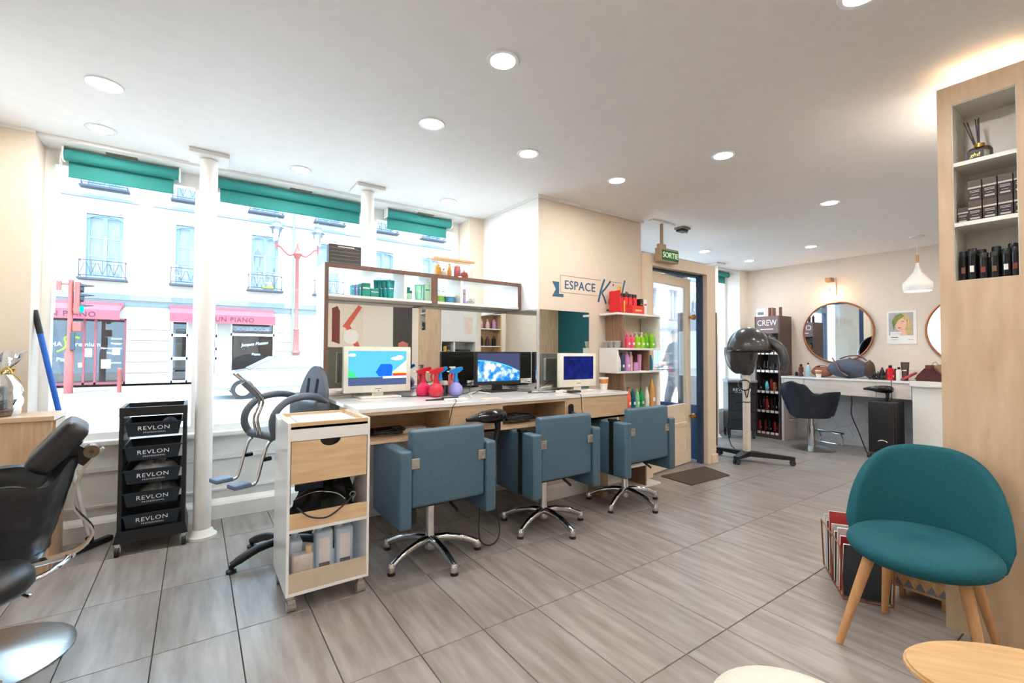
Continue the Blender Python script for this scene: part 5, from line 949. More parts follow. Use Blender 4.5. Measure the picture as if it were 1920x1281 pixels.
# dark display stands with products
CREWB = M('display_brown', (84, 66, 62), 0.5, rgb2=(66, 50, 48), scale=5, stretch=(9, 9, 1)); CREWH = M('display_header', (120, 100, 98), 0.5)
PCOL = [M('crew_black', (26, 24, 26), 0.25), M('crew_brown', (96, 48, 34), 0.3), M('crew_red', (140, 36, 30), 0.3), M('crew_blue', (90, 176, 200), 0.3), M('crew_tan', (150, 92, 60), 0.3), M('crew_plum', (70, 30, 40), 0.3)]
def crew(label, loc, rz, w, dpt, rows, words=True):
    t = thing('display_stand', label, 'display', loc, rz); h = 1.76
    for x in (-w/2, w/2-0.02): obj('side_panel', B(x, x+0.02, 0, dpt, 0, h), CREWB, t)
    obj('header', B(-w/2+0.02, w/2-0.02, 0.0, dpt, h-0.25, h), CREWH, t); obj('plinth', B(-w/2+0.02, w/2-0.02, 0, dpt, 0, 0.09), CREWB, t)
    obj('back_panel', B(-w/2+0.02, w/2-0.02, dpt-0.012, dpt, 0.09, 0.92), CREWB, t); obj('rear_mirror', B(-w/2+0.02, w/2-0.02, dpt-0.012, dpt, 0.92, h-0.25), M('display_back_light', (214, 210, 204), 0.5), t)
    if words: text('header_lettering', 'CREW', 0.12, WHTXT, t, faceY(0, -0.002, h-0.10), 0.001, sx=0.8); obj('header_rule', B(-0.09, 0.09, -0.0015, 0.0, h-0.195, h-0.183), WHTXT, t)
    for z in rows:
        s = obj('shelf', B(-w/2+0.02, w/2-0.02, 0.0, dpt-0.012, z-0.02, z), CREWB, t)
        for k in range(5): obj('price_tag', B(-w/2+0.03+k*0.062, -w/2+0.075+k*0.062, -0.003, 0.0, z-0.035, z-0.002), PAPER, s)
    return t
rows = (0.09, 0.40, 0.68, 0.98, 1.24)
# front looks to -X: local -y -> world -x  => rz = -90deg : local x -> -y world
crew('dark brown CREW display stand beside the white console', (6.80, 3.285, 0), -PI/2, 0.35, 0.36, rows)
ordw = ['first', 'second', 'third', 'fourth', 'fifth', 'sixth']
rown = {0.09: 'bottom', 0.40: 'second lowest', 0.68: 'middle', 0.98: 'fourth', 1.24: 'top'}
rnd = random.Random(11)
for z in rows:
    n = {0.09: 5, 0.40: 6, 0.68: 6, 0.98: 5, 1.24: 4}[z]
    for k in range(n):
        y = 3.285+0.135-k*0.27/(n-1); h = rnd.choice((0.15, 0.17, 0.19)) if z < 0.9 else rnd.choice((0.07, 0.1, 0.13)); m = PCOL[rnd.choice((0, 0, 1, 2, 4, 5, 3) if z in (0.40, 0.68) else (0, 0, 0, 5, 2))]
        bottle('%s grooming product on the %s CREW display shelf, %s from the window' % ({'crew_black': 'black', 'crew_brown': 'brown', 'crew_red': 'red', 'crew_blue': 'light blue', 'crew_tan': 'tan', 'crew_plum': 'plum'}[m.name], rown[z], ordw[k]), 6.845+0.03*(k % 2), y, z+0.0005, 0.024, h, m, PCOL[0], rnd.choice(('straight', 'slope', 'cone')), 'grooming products on the CREW display', 'grooming_product', 'bottle')
for k, (y, h, m) in enumerate(((3.30, .13, PCOL[1]), (3.265, .13, PCOL[4]), (3.235, .12, PCOL[1]), (3.15, .13, PCOL[1]))): carton(('brown carton, first of three standing on the CREW display', 'tan carton, second of three standing on the CREW display', 'brown carton, third of three standing on the CREW display', 'single brown carton at the right of the CREW display top')[k], 6.92, y, 1.7605, 0.03, 0.03, h, m, GOLD)
t = thing('counter_card', 'white standing card with grey lettering on the CREW display', 'card', (6.86, 3.40, 1.7605), -PI/2+0.2); obj('card', B(-0.06, 0.06, -0.002, 0.002, 0, 0.12), PAPER, t); obj('foot', B(-0.05, 0.05, -0.02, 0.02, 0, 0.003), CLEAR, t); obj('card_print', B(-0.04, 0.04, -0.0028, -0.002, 0.03, 0.07), M('card_print', (120, 136, 150), 0.6, var=0.4, scale=60), t)
# second stand near the vestibule, front to +X
crew('second dark brown CREW display stand behind the door frame', (5.70, 3.575, 0), PI/2, 0.35, 0.36, (0.09, 0.40, 0.68, 0.98, 1.24))
for z in (0.40, 0.68, 0.98, 1.24):
    for k in range(3): bottle('dark grooming product on the %s shelf of the second display, %s from the street' % (rown[z], ordw[k]), 5.62, 3.68-0.1*k, z+0.0005, 0.026, 0.17-0.03*(k % 2), PCOL[(k*2) % 6], PCOL[0], 'straight', 'products on the second CREW display', 'grooming_product', 'bottle')
for k in range(5): bottle(('dark tube with gold cap, first on top of the second display', 'dark tube with gold cap, second on top of the second display', 'tall dark tube, third on top of the second display', 'tall dark tube, fourth on top of the second display', 'tall dark tube, fifth on top of the second display')[k], 5.6, 3.45+0.06*k, 1.7605, 0.022, 0.13 if k < 2 else 0.2, PCOL[5], GOLD, 'straight', None, 'grooming_product', 'bottle')
# ------------------------------------------------------------------ back wall: console, tiles, mirrors
CONS = M('console_pale', (226, 216, 206), 0.35, rgb2=(212, 200, 190), scale=4, stretch=(9, 1, 9)); XW = 7.2
hexm = M('hex_tile_stone', (212, 212, 214), 0.45, rgb2=(190, 192, 196), scale=4, perobj=0.06)
wb = bpy.data.objects['wall_back']; R = 0.125; me = None
for i in range(-1, 9):
    for j in range(0, 5):
        y = 1.55+i*R*1.5+0.0; z = 0.02+j*R*1.732+(R*0.866 if i % 2 else 0)
        if z > 0.85: continue
        if me is None:
            bm = NB(); prism(bm, [((R-0.004)*math.cos(k*PI/3), (R-0.004)*math.sin(k*PI/3)) for k in range(6)], 'x', -0.008, 0.0); me = bpy.data.meshes.new('hex_tile'); bm.to_mesh(me); bm.free(); me.materials.append(hexm)
        o = bpy.data.objects.new('hex_tile', me); COL.objects.link(o); o.parent = wb; o.location = (XW-0.0005, y, z)
t = thing('styling_console', 'long pale wall console with drawers under the round mirrors', 'console', (0, 0, 0))
obj('worktop', B(6.78, XW-0.01, 1.665, 3.09, 0.88, 0.902), GLOSSW, t)
obj('end_panel', B(6.79, XW-0.01, 3.06, 3.09, 0, 0.88), CONS, t)
for a, b in ((1.67, 2.0), (2.005, 2.80), (2.805, 3.055)): obj('drawer_front', B(6.79, 6.81, a, b, 0.69, 0.878), CONS, t, bevel=0.001)
obj('drawer_box', B(6.81, XW-0.01, 1.67, 3.055, 0.70, 0.88), CONS, t); obj('backsplash', B(XW-0.012, XW-0.001, 1.67, 3.09, 0.905, 1.03), CONS, t)
t = thing('counter_cabinet', 'plain white counter cabinet next to the console', 'cabinet', (0, 0, 0)); obj('body', B(6.72, XW-0.01, 1.1, 1.645, 0, 0.85), LAM, t); obj('top_board', B(6.68, XW-0.01, 1.08, 1.66, 0.85, 0.91), LAM, t, bevel=0.003)
COPPER = M('copper_frame', (176, 110, 76), 0.3, 0.8)
def round_mirror(label, y, z, r):
    t = thing('round_mirror', label, 'mirror', (XW-0.012, y, z)); bm = NB()
    prism(bm, [((r-0.01)*math.cos(k*PI/32), (r-0.01)*math.sin(k*PI/32)) for k in range(64)], 'x', -0.012, 0.01); obj('mirror_glass', bm, MIRROR, t)
    bm = NB(); tube(bm, [(-0.012, r*math.cos(k*PI/32), r*math.sin(k*PI/32)) for k in range(64)], 0.012, 8, closed=True); obj('frame', bm, COPPER, t, smooth=60)
round_mirror('round copper-framed mirror above the grey handbag', 2.54, 1.51, 0.41); round_mirror('round copper-framed mirror half hidden by the oak tower', 1.21, 1.50, 0.41)
WOODL = M('lamp_wood', (206, 150, 96), 0.5)
t = thing('wall_lamp', 'wooden wall lamp with bare bulb above the round mirror', 'lamp', (XW, 2.60, 2.14)); bm = NB(); rbox(bm, -0.02, -0.001, -0.05, 0.05, -0.12, 0.12, 0.004); obj('back_plate', bm, WHITE, t); bm = NB(); rbox(bm, -0.14, -0.02, -0.035, 0.035, 0.06, 0.12, 0.006); obj('arm', bm, WOODL, t)
bm = NB(); tube(bm, [(-0.1, 0, 0.06), (-0.1, 0, -0.02)], 0.003, 6); lathe(bm, [(0.018, -0.07), (0.018, -0.02)], 12, (-0.1, 0, 0)); obj('socket', bm, WHITE, t)
bm = NB(); lathe(bm, [(0.006, -0.165), (0.02, -0.16), (0.03, -0.135), (0.028, -0.115), (0.016, -0.085), (0.014, -0.07)], 16, (-0.1, 0, 0)); obj('bulb', bm, emitmat('bulb_glow', (1.0, 0.62, 0.28), 40), t, smooth=60)
t = thing('pendant_lamp', 'white bell pendant lamp with wooden neck', 'lamp', (6.5, 1.53, HC)); bm = NB(); lathe(bm, [(0.06, -0.02), (0.065, -0.015), (0.065, 0)], 20); obj('ceiling_rose', bm, WHITE, t, smooth=40); bm = NB(); tube(bm, [(0, 0, -0.02), (0, 0, -0.22)], 0.003, 6); obj('cable', bm, WHITE, t); bm = NB(); lathe(bm, [(0.014, -0.30), (0.014, -0.21)], 12); obj('wooden_neck', bm, WOODL, t, smooth=40)
bm = NB(); lathe(bm, [(0.118, -0.61), (0.128, -0.57), (0.128, -0.52), (0.09, -0.47), (0.04, -0.40), (0.02, -0.34), (0.015, -0.295)], 28, capb=False, capt=False); thick(bm, 0.003); obj('shade', bm, WHITE, t, smooth=60); bm = NB(); lathe(bm, [(0.02, -0.56), (0.035, -0.545), (0.035, -0.52), (0.015, -0.48)], 14); obj('bulb', bm, emitmat('pendant_glow', (1.0, 0.9, 0.78), 30), t)
# portrait poster
t = thing('hair_poster', 'white-bordered hairstyle poster with blond green hair between the mirrors', 'poster', (XW-0.001, 1.855, 1.55)); bp_ = obj('sheet', B(-0.006, 0, -0.145, 0.145, -0.205, 0.205), PAPER, t); obj('picture_ground', B(-0.0065, -0.006, -0.115, 0.125, -0.10, 0.185), M('poster_grey', (176, 176, 180), 0.6), bp_)
def pshape(name, pts, x, m): bm = NB(); prism(bm, pts, 'x', x-0.0004, x); obj(name, bm, m, bp_)
el = lambda cy, cz, ry, rz_, n=20, t0=0: [(cy+ry*math.cos(2*PI*k/n+t0), cz+rz_*math.sin(2*PI*k/n+t0)) for k in range(n)]
pshape('picture_hair', [(0.085, 0.0), (0.09, 0.09), (0.06, 0.15), (0.0, 0.178), (-0.06, 0.165), (-0.095, 0.1), (-0.105, 0.0), (-0.11, -0.098), (-0.02, -0.098), (0.02, -0.06), (0.04, -0.02)], -0.0067, M('poster_blond', (206, 182, 128), 0.6, var=0.2, scale=20, stretch=(1, 6, 1)))
pshape('picture_face', el(0.005, 0.035, 0.055, 0.08), -0.0072, M('poster_skin', (232, 186, 162), 0.6)); pshape('picture_fringe', [(0.088, 0.03), (0.09, 0.09), (0.06, 0.15), (0.0, 0.175), (-0.03, 0.14), (0.03, 0.09), (0.06, 0.03), (0.075, -0.04)], -0.0077, M('poster_green_hair', (126, 140, 70), 0.6, var=0.2, scale=20)); pshape('picture_lips', el(0.02, -0.005, 0.016, 0.008, 12), -0.0078, M('poster_lips', (196, 80, 76), 0.6)); pshape('picture_eye', el(-0.015, 0.075, 0.015, 0.004, 12), -0.0078, DARK); pshape('picture_neck', [(0.02, -0.03), (-0.04, -0.03), (-0.05, -0.098), (0.0, -0.098)], -0.0069, M('poster_skin', (232, 186, 162), 0.6))

for y_, z_, w_, h_, m_ in ((0.055, -0.065, 0.11, 0.022, PAPER), (0.06, -0.09, 0.1, 0.02, PAPER), (0.07, -0.122, 0.07, 0.008, DARK), (0.07, -0.15, 0.06, 0.004, STRING), (-0.09, -0.15, 0.05, 0.004, STRING)): obj('printed_line', B(-0.0082, -0.006, y_-w_/2, y_+w_/2, z_-h_/2, z_+h_/2), m_, bp_)
# things on the console (top z .902)
zc = 0.9025
for x, y, r, h, m, kd, lab in ((6.95, 2.90, .03, .17, PCOL[1], 'straight', 'amber-brown bottle on the console next to the display'), (6.98, 2.97, .02, .06, PCOL[0], 'straight', 'tiny dark jar at the console left end'), (6.95, 2.81, .03, .19, M('ice_blue', (170, 204, 214), 0.3), 'slope', 'tall ice-blue bottle on the console'), (7.05, 2.72, .04, .15, PCOL[0], 'straight', 'black bottle behind the brown bag'), (6.95, 2.065, .022, .12, PCOL[0], 'slope', 'black dropper bottle, first right of the grey bag'), (6.95, 2.025, .018, .1, PCOL[0], 'slope', 'small black bottle, second right of the grey bag'), (6.95, 1.985, .026, .15, PCOL[0], 'slope', 'black pump bottle, third right of the grey bag'), (6.97, 1.945, .022, .13, PCOL[5], 'slope', 'plum bottle beside the red one'), (6.93, 1.90, .033, .18, M('bright_red', (210, 26, 40), 0.25), 'straight', 'bright red bottle on the console'), (6.95, 1.855, .022, .14, M('rosewood', (130, 60, 60), 0.3), 'straight', 'rosewood bottle between red and white ones'), (6.92, 1.815, .027, .16, LAM, 'straight', 'white bottle with black cap on the console')): bottle(lab, x, y, zc, r, h, m, PCOL[0], kd)
tubep('large dark brown tube standing on its cap on the console', 6.95, 1.765, zc, 0.085, 0.22, M('tube_brown', (74, 48, 40), 0.35), M('tube_brown', (74, 48, 40), 0.35), None, -PI/2)
GB = M('bag_grey', (76, 84, 100), 0.7, var=0.12, scale=60); MAUVE = M('strap_mauve', (116, 84, 96), 0.6)
def dufflef(w, d, h, sag=0.12):
    def f(u, v):
        a = 2*PI*u; e = (v-0.5)*PI; c_ = math.cos(e)**0.45 if math.cos(e) > 0 else 0
        return (d*c_*math.copysign(abs(math.cos(a))**0.7, math.cos(a)), w*c_*math.copysign(abs(math.sin(a))**0.7, math.sin(a))*(1-0.12*v), h*v-0.02*math.sin(a*5)*sag)
    return f
t = thing('hand_bag', 'slouchy grey handbag with mauve straps on the console', 'bag', (6.95, 2.33, zc)); bm = NB(); grid(bm, dufflef(0.25, 0.1, 0.255), 28, 12, closeu=True); obj('body', bm, GB, t, smooth=60)
bm = NB(); tube(bm, smoothline([(-0.05, 0.17, 0.26), (-0.1, 0.12, 0.2), (-0.118, 0.06, 0.09), (-0.11, -0.02, 0.03)], 5), 0.012, 6); tube(bm, smoothline([(0.0, 0.1, 0.25), (-0.03, 0.0, 0.285), (-0.04, -0.12, 0.29), (-0.03, -0.2, 0.23)], 5), 0.01, 6); obj('strap', bm, MAUVE, t, smooth=60); bm = NB(); grid(bm, dufflef(0.05, 0.09, 0.24), 14, 8, closeu=True); obj('end_panel', bm, M('bag_brown_end', (70, 48, 40), 0.6), t, loc=(0, -0.22, 0), smooth=60)
t = thing('hand_bag', 'low tan-brown leather bag left of the grey handbag', 'bag', (7.02, 2.66, zc)); bm = NB(); grid(bm, dufflef(0.14, 0.07, 0.14), 24, 10, closeu=True); obj('body', bm, M('bag_tan', (150, 92, 70), 0.5), t, smooth=60); bm = NB(); tube(bm, smoothline([(-0.05, 0.1, 0.1), (-0.07, 0.03, 0.15), (-0.07, -0.06, 0.15), (-0.05, -0.12, 0.1)], 5), 0.008, 6); obj('handle', bm, M('bag_tan', (150, 92, 70), 0.5), t)
t = thing('paper_cup', 'small paper cup with tan sleeve beside the brown bag', 'cup', (6.84, 2.64, zc)); bm = NB(); lathe(bm, [(0.028, 0), (0.037, 0.09), (0.038, 0.094), (0.034, 0.094), (0.026, 0.003)], 16, capt=False); obj('cup', bm, PAPER, t, smooth=40); bm = NB(); lathe(bm, [(0.0335, 0.045), (0.0368, 0.08)], 16, capb=False, capt=False); thick(bm, 0.001); obj('sleeve', bm, M('sleeve_brown', (196, 128, 66), 0.7), t)
t = thing('hair_straightener', 'red hair straightener leaning on the console', 'straightener', (6.86, 1.735, zc))
for dx in (0, 0.025): bm = NB(); A = Vector((0-dx, 0.05-dx, 0.012)); Bp = Vector((0.02+dx, -0.09, 0.1)); tube(bm, [tuple(A), tuple(A.lerp(Bp, .5)), tuple(Bp)], [0.008, 0.013, 0.011], 8); obj('plate_arm', bm, M('straight_red', (176, 44, 52), 0.35), t)
t = thing('hand_bag', 'triangular maroon bag on the white counter cabinet', 'bag', (6.86, 1.52, 0.9105)); bm = NB(); prism(bm, [(-0.13, 0), (0.13, 0), (0.115, 0.05), (0.03, 0.16), (-0.03, 0.16), (-0.12, 0.05)], 'x', -0.06, 0.06); bmesh.ops.bevel(bm, geom=bm.edges[:], offset=0.015, segments=2, affect='EDGES'); obj('body', bm, M('bag_maroon', (78, 30, 34), 0.4), t, smooth=50); bm = NB(); rbox(bm, -0.065, 0.065, -0.025, 0.03, 0.135, 0.185, 0.008); obj('flap', bm, M('bag_maroon2', (100, 44, 40), 0.4), t)
t = thing('paper_bag', 'tan folded bag behind the maroon bag', 'bag', (7.02, 1.50, 0.9105)); bm = NB(); prism(bm, [(-0.12, 0), (0.05, 0), (0.06, 0.17), (-0.04, 0.19)], 'x', -0.05, 0.05); obj('body', bm, M('bag_kraft', (176, 142, 104), 0.7), t); bm = NB(); tube(bm, smoothline([(-.05, 0.03, .18), (-.05, 0, .22), (-.05, -.03, .185)], 4), 0.004, 5); obj('handle', bm, M('bag_kraft', (176, 142, 104), 0.7), t)
t = thing('tablet', 'black tablet in white frame leaning on the counter cabinet', 'tablet', (6.80, 1.27, 0.9105)); bm = NB(); v = [(-0.09, 0.0), (0.09, 0.0)]; obj('frame', B(-0.008, 0.008, -0.11, 0.09, 0, 0.26), LAM, t, rot=(0.0, math.radians(18), math.radians(20))); obj('screen', B(-0.0095, -0.007, -0.10, 0.08, 0.012, 0.248), BLACKG, t, rot=(0.0, math.radians(18), math.radians(20)))
d2 = dryer('hair_dryer', 'black-blue hair dryer hanging before the console drawers', (6.715, 1.93, 0.80), PI/2); bm = NB(); tube(bm, smoothline([(-0.09, 0.0, -0.16), (-0.1, 0.0, -0.05), (-0.1, 0.01, 0.06), (-0.1, 0.02, 0.12)], 4), 0.004, 6); obj('cord', bm, BLACK, d2)
bm = NB(); tube(bm, smoothline([(6.83, 2.27, 0.69), (6.83, 2.265, 0.60), (6.8, 2.26, 0.45), (6.72, 2.16, 0.25), (6.65, 2.07, 0.06), (6.62, 2.02, 0.012), (6.6, 1.93, 0.008)], 6), 0.006, 6); tag(obj('heater_cable', bm, BLACK), 'black cable hanging from the console to the heater', 'cable')
# oil radiator
t = thing('oil_heater', 'black finned oil heater standing before the console', 'heater', (6.46, 1.87, 0))
bm = NB(); rbox(bm, 0.0, 0.045, -0.115, 0.115, 0.075, 0.665, 0.012, 3); obj('front_panel', bm, BLACK, t, smooth=50); bm = NB(); tube(bm, [(-0.004, 0.05*math.cos(a)-0.02, 0.2+0.03*math.sin(a)) for a in [math.radians(30+15*k) for k in range(9)]], 0.004, 5); obj('logo_arc', bm, ALU, t)
for k in range(7): bm = NB(); rbox(bm, 0.058+k*0.048, 0.078+k*0.048, -0.125, 0.125, 0.085, 0.66, 0.008, 2); obj('fin', bm, BLACK, t, smooth=50)
bm = NB(); tube(bm, [(0.04, 0, 0.13), (0.38, 0, 0.13)], 0.03, 10); tube(bm, [(0.04, 0, 0.6), (0.38, 0, 0.6)], 0.03, 10); obj('core_pipe', bm, BLACK, t)
for x in (0.07, 0.33):
    bm = NB(); tube(bm, [(x, -0.13, 0.05), (x, 0.13, 0.05)], 0.01, 8); box(bm, x-0.02, x+0.02, -0.05, 0.05, 0.05, 0.085); ax_ = obj('axle', bm, DARK, t)
    for y in (-0.13, 0.13): bm = NB(); tube(bm, [(x, y-0.015, 0.03), (x, y+0.015, 0.03)], 0.03, 12); obj('wheel', bm, DARK, ax_)
# quilted chair
t = thing('salon_chair', 'black quilted tub salon chair facing the far mirror', 'chair', (6.50, 2.60, 0), PI+math.radians(-12)); disc_base(t, 0.26, 0.42); QL = M('quilt_leather', (38, 44, 54), 0.45, var=0.1, scale=60)
tub_shell(t, QL, 0.45, 0.42); tub_seat(t, QL, 0.45)
bm = NB(); tube(bm, [(-0.03, 0.02, 0.24), (-0.3, 0.05, 0.2), (-0.34, 0.05, 0.2)], 0.012, 8); tube(bm, [(-0.32, -0.12, 0.2), (-0.32, 0.2, 0.2)], 0.014, 8); tube(bm, smoothline([(-0.3, -0.1, 0.2), (-0.34, -0.1, 0.12), (-0.34, -0.1, 0.05)], 4), 0.008, 6); tube(bm, smoothline([(-0.3, 0.18, 0.2), (-0.34, 0.18, 0.12), (-0.34, 0.18, 0.05)], 4), 0.008, 6); tube(bm, [(-.34, -.12, .05), (-.34, .2, .05)], .008, 6); obj('footrest', bm, CHROME, t)
# ------------------------------------------------------------------ oak tower and waiting corner
t = thing('oak_tower', 'tall oak shelving tower with lit niche at the right edge', 'shelving', (2.77, 0, 0)); y0, y1, zt = 0.27, 0.575, 2.43; n0, n1 = 0.33, 0.527
bm = NB(); wall_front = [(y0, n0, 0, zt), (n1, y1, 0, zt), (n0, n1, 0, 1.545), (n0, n1, 2.34, zt)]
for a, b, c_, d_ in wall_front: box(bm, 0, 0.22, a, b, c_, d_)
obj('oak_carcass', bm, OAKT, t); NW = M('niche_white', (222, 218, 208), 0.3)
bm = NB(); box(bm, 0.2, 0.22, n0, n1, 1.545, 2.34); obj('niche_back', bm, NW, t); bm = NB(); box(bm, 0.004, 0.2, n0, n0+0.003, 1.545, 2.34); box(bm, 0.004, 0.2, n1-0.003, n1, 1.545, 2.34); box(bm, .004, .2, n0, n1, 2.337, 2.34); box(bm, .004, .2, n0, n1, 1.545, 1.547); obj('niche_lining', bm, NW, t)
for z in (1.80, 2.07): obj('shelf', B(0.006, 0.2, n0+0.003, n1-0.003, z-0.012, z+0.006), LAM, t)
obj('plinth', B(0.015, 0.22, y0, y1-0.01, 0, 0.035), DARK, t); obj('top_light_strip', B(0.06, 0.09, y0+0.02, y1-0.02, zt, zt+0.012), emitmat('cove_glow', (1.0, 0.70, 0.42), 8), t)
# white cubby block behind the tower, open to +Y
t = thing('cubby_unit', 'white cubby shelving behind the oak tower, seen in the mirror', 'shelving', (3.0, 0.27, 0)); W2 = 0.62
bm = NB(); box(bm, 0, W2, 0, 0.02, 0, 2.3); obj('rear_board', bm, LAM, t)
for x in (0, 0.22, W2-0.02): obj('upright', B(x, x+0.02, 0.02, 0.3, 0, 2.3), LAM, t)
for z in (0.0, 0.55, 0.85, 1.12, 1.38, 2.28): obj('shelf', B(0.02, W2-0.02, 0.02, 0.3, z, z+0.02), LAM, t)
obj('upper_door', B(0.0, W2, 0.3, 0.306, 1.4, 2.3), LAM, t)
for x, z, m in ((0.12, 1.62, PAPER), (0.3, 1.6, PAPER), (0.47, 1.62, M('pink_notice', (238, 216, 206), 0.7))): obj('notice', B(x-0.07, x+0.07, 0.306, 0.308, z-0.12, z+0.14), m, t)
zz = {0: 0.57, 1: 0.87, 2: 1.14}
for k, (x, z, w_, h_, m, lab) in enumerate(((0.09, 1.14, .05, .17, GOLD, 'gold'), (0.15, 1.14, .05, .16, BLACK, 'black'), (0.12, 0.87, .16, .14, PCOL[5], 'plum'), (0.42, 1.14, .22, .12, BLACK, 'wide black'), (0.42, 0.87, .24, .11, BLACKG, 'glossy black'), (0.13, 0.57, .17, .1, DARK, 'dark grey'))): carton('%s carton in the white cubby shelving behind the tower' % lab, 3.0+x, 0.47, z+0.0005, w_, 0.14, h_, m, GOLD, None, PI)
obj('added_uplight', B(0.05, 0.55, 0.1, 0.14, 2.3, 2.312), emitmat('added_uplight_glow', (1.0, 0.86, 0.72), 40), t)  # strip hidden by the tower, added to brighten the ceiling
t = thing('wooden_shelf', 'oak product shelf behind the camera, seen at the mirror right', 'shelving', (-0.69, -1.5, 0))
bm = NB(); box(bm, 0, 0.71, 0, 0.02, 0, 2.3); obj('rear_board', bm, OAK, t)
for x in (0, 0.69): obj('upright', B(x, x+0.02, 0.02, 0.3, 0, 2.3), OAK, t)
for z in (0.0, 0.5, 0.95, 1.33, 1.69, 2.0, 2.28): obj('shelf', B(0.02, 0.69, 0.02, 0.3, z, z+0.02), LAM, t)
for z, nm, ms in ((1.35, 'dark', (BLACK, PCOL[5], BLACK, C_('rose', 246, 150, 170))), (1.71, 'pink', (C_('lilac', 206, 150, 206), C_('peach', 224, 184, 184), C_('peach', 224, 184, 184), C_('rose', 246, 150, 170))), (2.02, 'golden', (GOLD, AMB, GOLD, C_('lilac', 206, 150, 206)))):
    for k, m in enumerate(ms): bottle('%s row bottle on the oak shelf behind the camera, %s place' % (nm, ordw[k]), -0.58+0.16*k, -1.32, z+0.0005, 0.045, 0.2, m, None, 'slope' if k % 2 else 'straight', 'bottles on the oak shelf behind the camera')
# rear wall things seen in mirrors
struct('wall_back_teal', B(7.18, 7.2, -2.53, -1.0, 0, HC), TEALW); struct('wall_rear_oak', B(6.6, 7.18, -2.55, -2.53, 0, HC), OAKT)
def poster(label, x, z, w_, h_, m, y=-2.549): t = thing('wall_poster', label, 'poster', (x, y, z)); obj('sheet', B(-w_/2, w_/2, 0, 0.008, -h_/2, h_/2), m, t); return t
t = poster('cream cosmetics poster with coral brushes, reflected at the mirror left', 2.42, 1.62, 0.72, 1.15, M('poster_cream', (228, 218, 200), 0.6))
CORAL = M('poster_coral', (206, 92, 72), 0.5); MARO = M('poster_maroon', (120, 52, 44), 0.5)
def strip(t, pts, m, y=0.0085): bm = NB(); prism(bm, pts, 'y', y, y+0.001); obj('picture_shape', bm, m, t)
strip(t, [(0.33, 0.5), (0.26, 0.54), (-0.05, 0.1), (0.05, 0.05)], CORAL); strip(t, [(-0.15, 0.5), (-0.25, 0.45), (-0.25, -0.2), (-0.1, -0.25), (-0.1, 0.4)], MARO); strip(t, [(0.0+0.15*math.cos(a)+0.12, -0.1+0.15*math.sin(a)) for a in [k*PI/10 for k in range(20)]], PAPER, 0.0095); strip(t, [(0.3, -0.3), (0.2, -0.33), (0.0, 0.1), (0.1, 0.12)], CORAL, 0.0088)
for k in range(4): strip(t, [(0.32, -0.42-k*0.03), (-0.2, -0.42-k*0.03), (-0.2, -0.427-k*0.03), (0.32, -0.427-k*0.03)], DARK)
t = poster('dark poster of a pink bottle, reflected in the desk mirror', 3.62, 1.6, 0.42, 1.3, M('poster_dark', (64, 56, 52), 0.5)); strip(t, [(-0.1, -0.6), (0.12, -0.6), (0.12, -0.2), (0.0, -0.15), (-0.1, -0.2)], M('poster_pink', (196, 118, 102), 0.5))
t = thing('wall_poster', 'black and white photo poster on the left wall, seen in mirror', 'poster', (-0.968, 2.0, 1.75)); obj('sheet', B(0, 0.01, -0.4, 0.4, -0.55, 0.55), M('poster_photo', (60, 60, 62), 0.5, var=0.6, scale=3), t)
# magazines
t = thing('magazine_rack', 'thin copper wire magazine rack beside the teal chair', 'rack', (2.88, 0.95, 0), math.radians(32)); a, b, h = 0.2, 0.1, 0.26
bm = NB(); r_ = 0.004
for z in (0.004,): tube(bm, [(-a, -b, z), (a, -b, z), (a, b, z), (-a, b, z)], r_, 6, closed=True)
for x in (-a, 0, a):
    for s in (-1, 1): tube(bm, [(x, s*b, 0.004), (x, s*b*1.1, h)], r_, 6)
for s in (-1, 1): tube(bm, [(-a, s*b*1.1, h), (a, s*b*1.1, h)], r_, 6)
tube(bm, [(-a, 0, 0.004), (a, 0, 0.004)], r_, 6); obj('wire_frame', bm, COPPER, t)
mcol = [(60, 66, 74), (196, 40, 50), (226, 224, 220), (90, 70, 62), (210, 206, 200), (180, 60, 60), (70, 90, 110), (230, 228, 226)]
mlab = ('grey magazine leaning on the front of the wire rack', 'red-edged magazine, second in the wire rack', 'white magazine, third in the wire rack', 'brown magazine, fourth in the wire rack', 'pale magazine, fifth in the wire rack', 'red magazine standing highest in the rack', 'blue-grey magazine near the rack end', 'white magazine at the rack end')
for k in range(8):
    x = -0.165+k*0.047; q = thing('magazine', mlab[k], 'magazine', (2.88+x*math.cos(.56), 0.95+x*math.sin(.56), 0.009), 0.56, 'magazines in the wire rack')
    hh = 0.27+0.02*(k % 3)+(0.03 if k == 5 else 0); th = math.radians(-9+2*k)
    obj('cover', B(-0.006, 0.006, -0.098, 0.098, 0, hh), M('magazine_cover_%d' % k, mcol[k], 0.35, var=0.1, scale=8), q, rot=(0, th, 0)); obj('pages', B(-0.0045, 0.0045, -0.096, 0.0985, 0.002, hh+0.001), PAPER, q, rot=(0, th, 0))
t = thing('wooden_crate', 'low wooden crate with grey triangle pattern behind the teal chair', 'crate', (2.92, 0.585, 0)); CR = M('crate_pine', (204, 168, 122), 0.6, rgb2=(180, 140, 96), scale=5, stretch=(1, 8, 8))
obj('body', B(0, 0.34, 0, 0.22, 0.05, 0.22), CR, t)
for z0 in (0.065, 0.14):
    obj('front_slat', B(-0.008, 0, 0, 0.22, z0-0.012, z0+0.06), CR, t)
    for k in range(5): bm = NB(); y = 0.004+k*0.043; prism(bm, [(y, z0), (y+0.042, z0), (y+0.021, z0+0.04)], 'x', -0.009, -0.0078); obj('triangle_print', bm, M('triangle_grey', (120, 124, 132), 0.6), t)
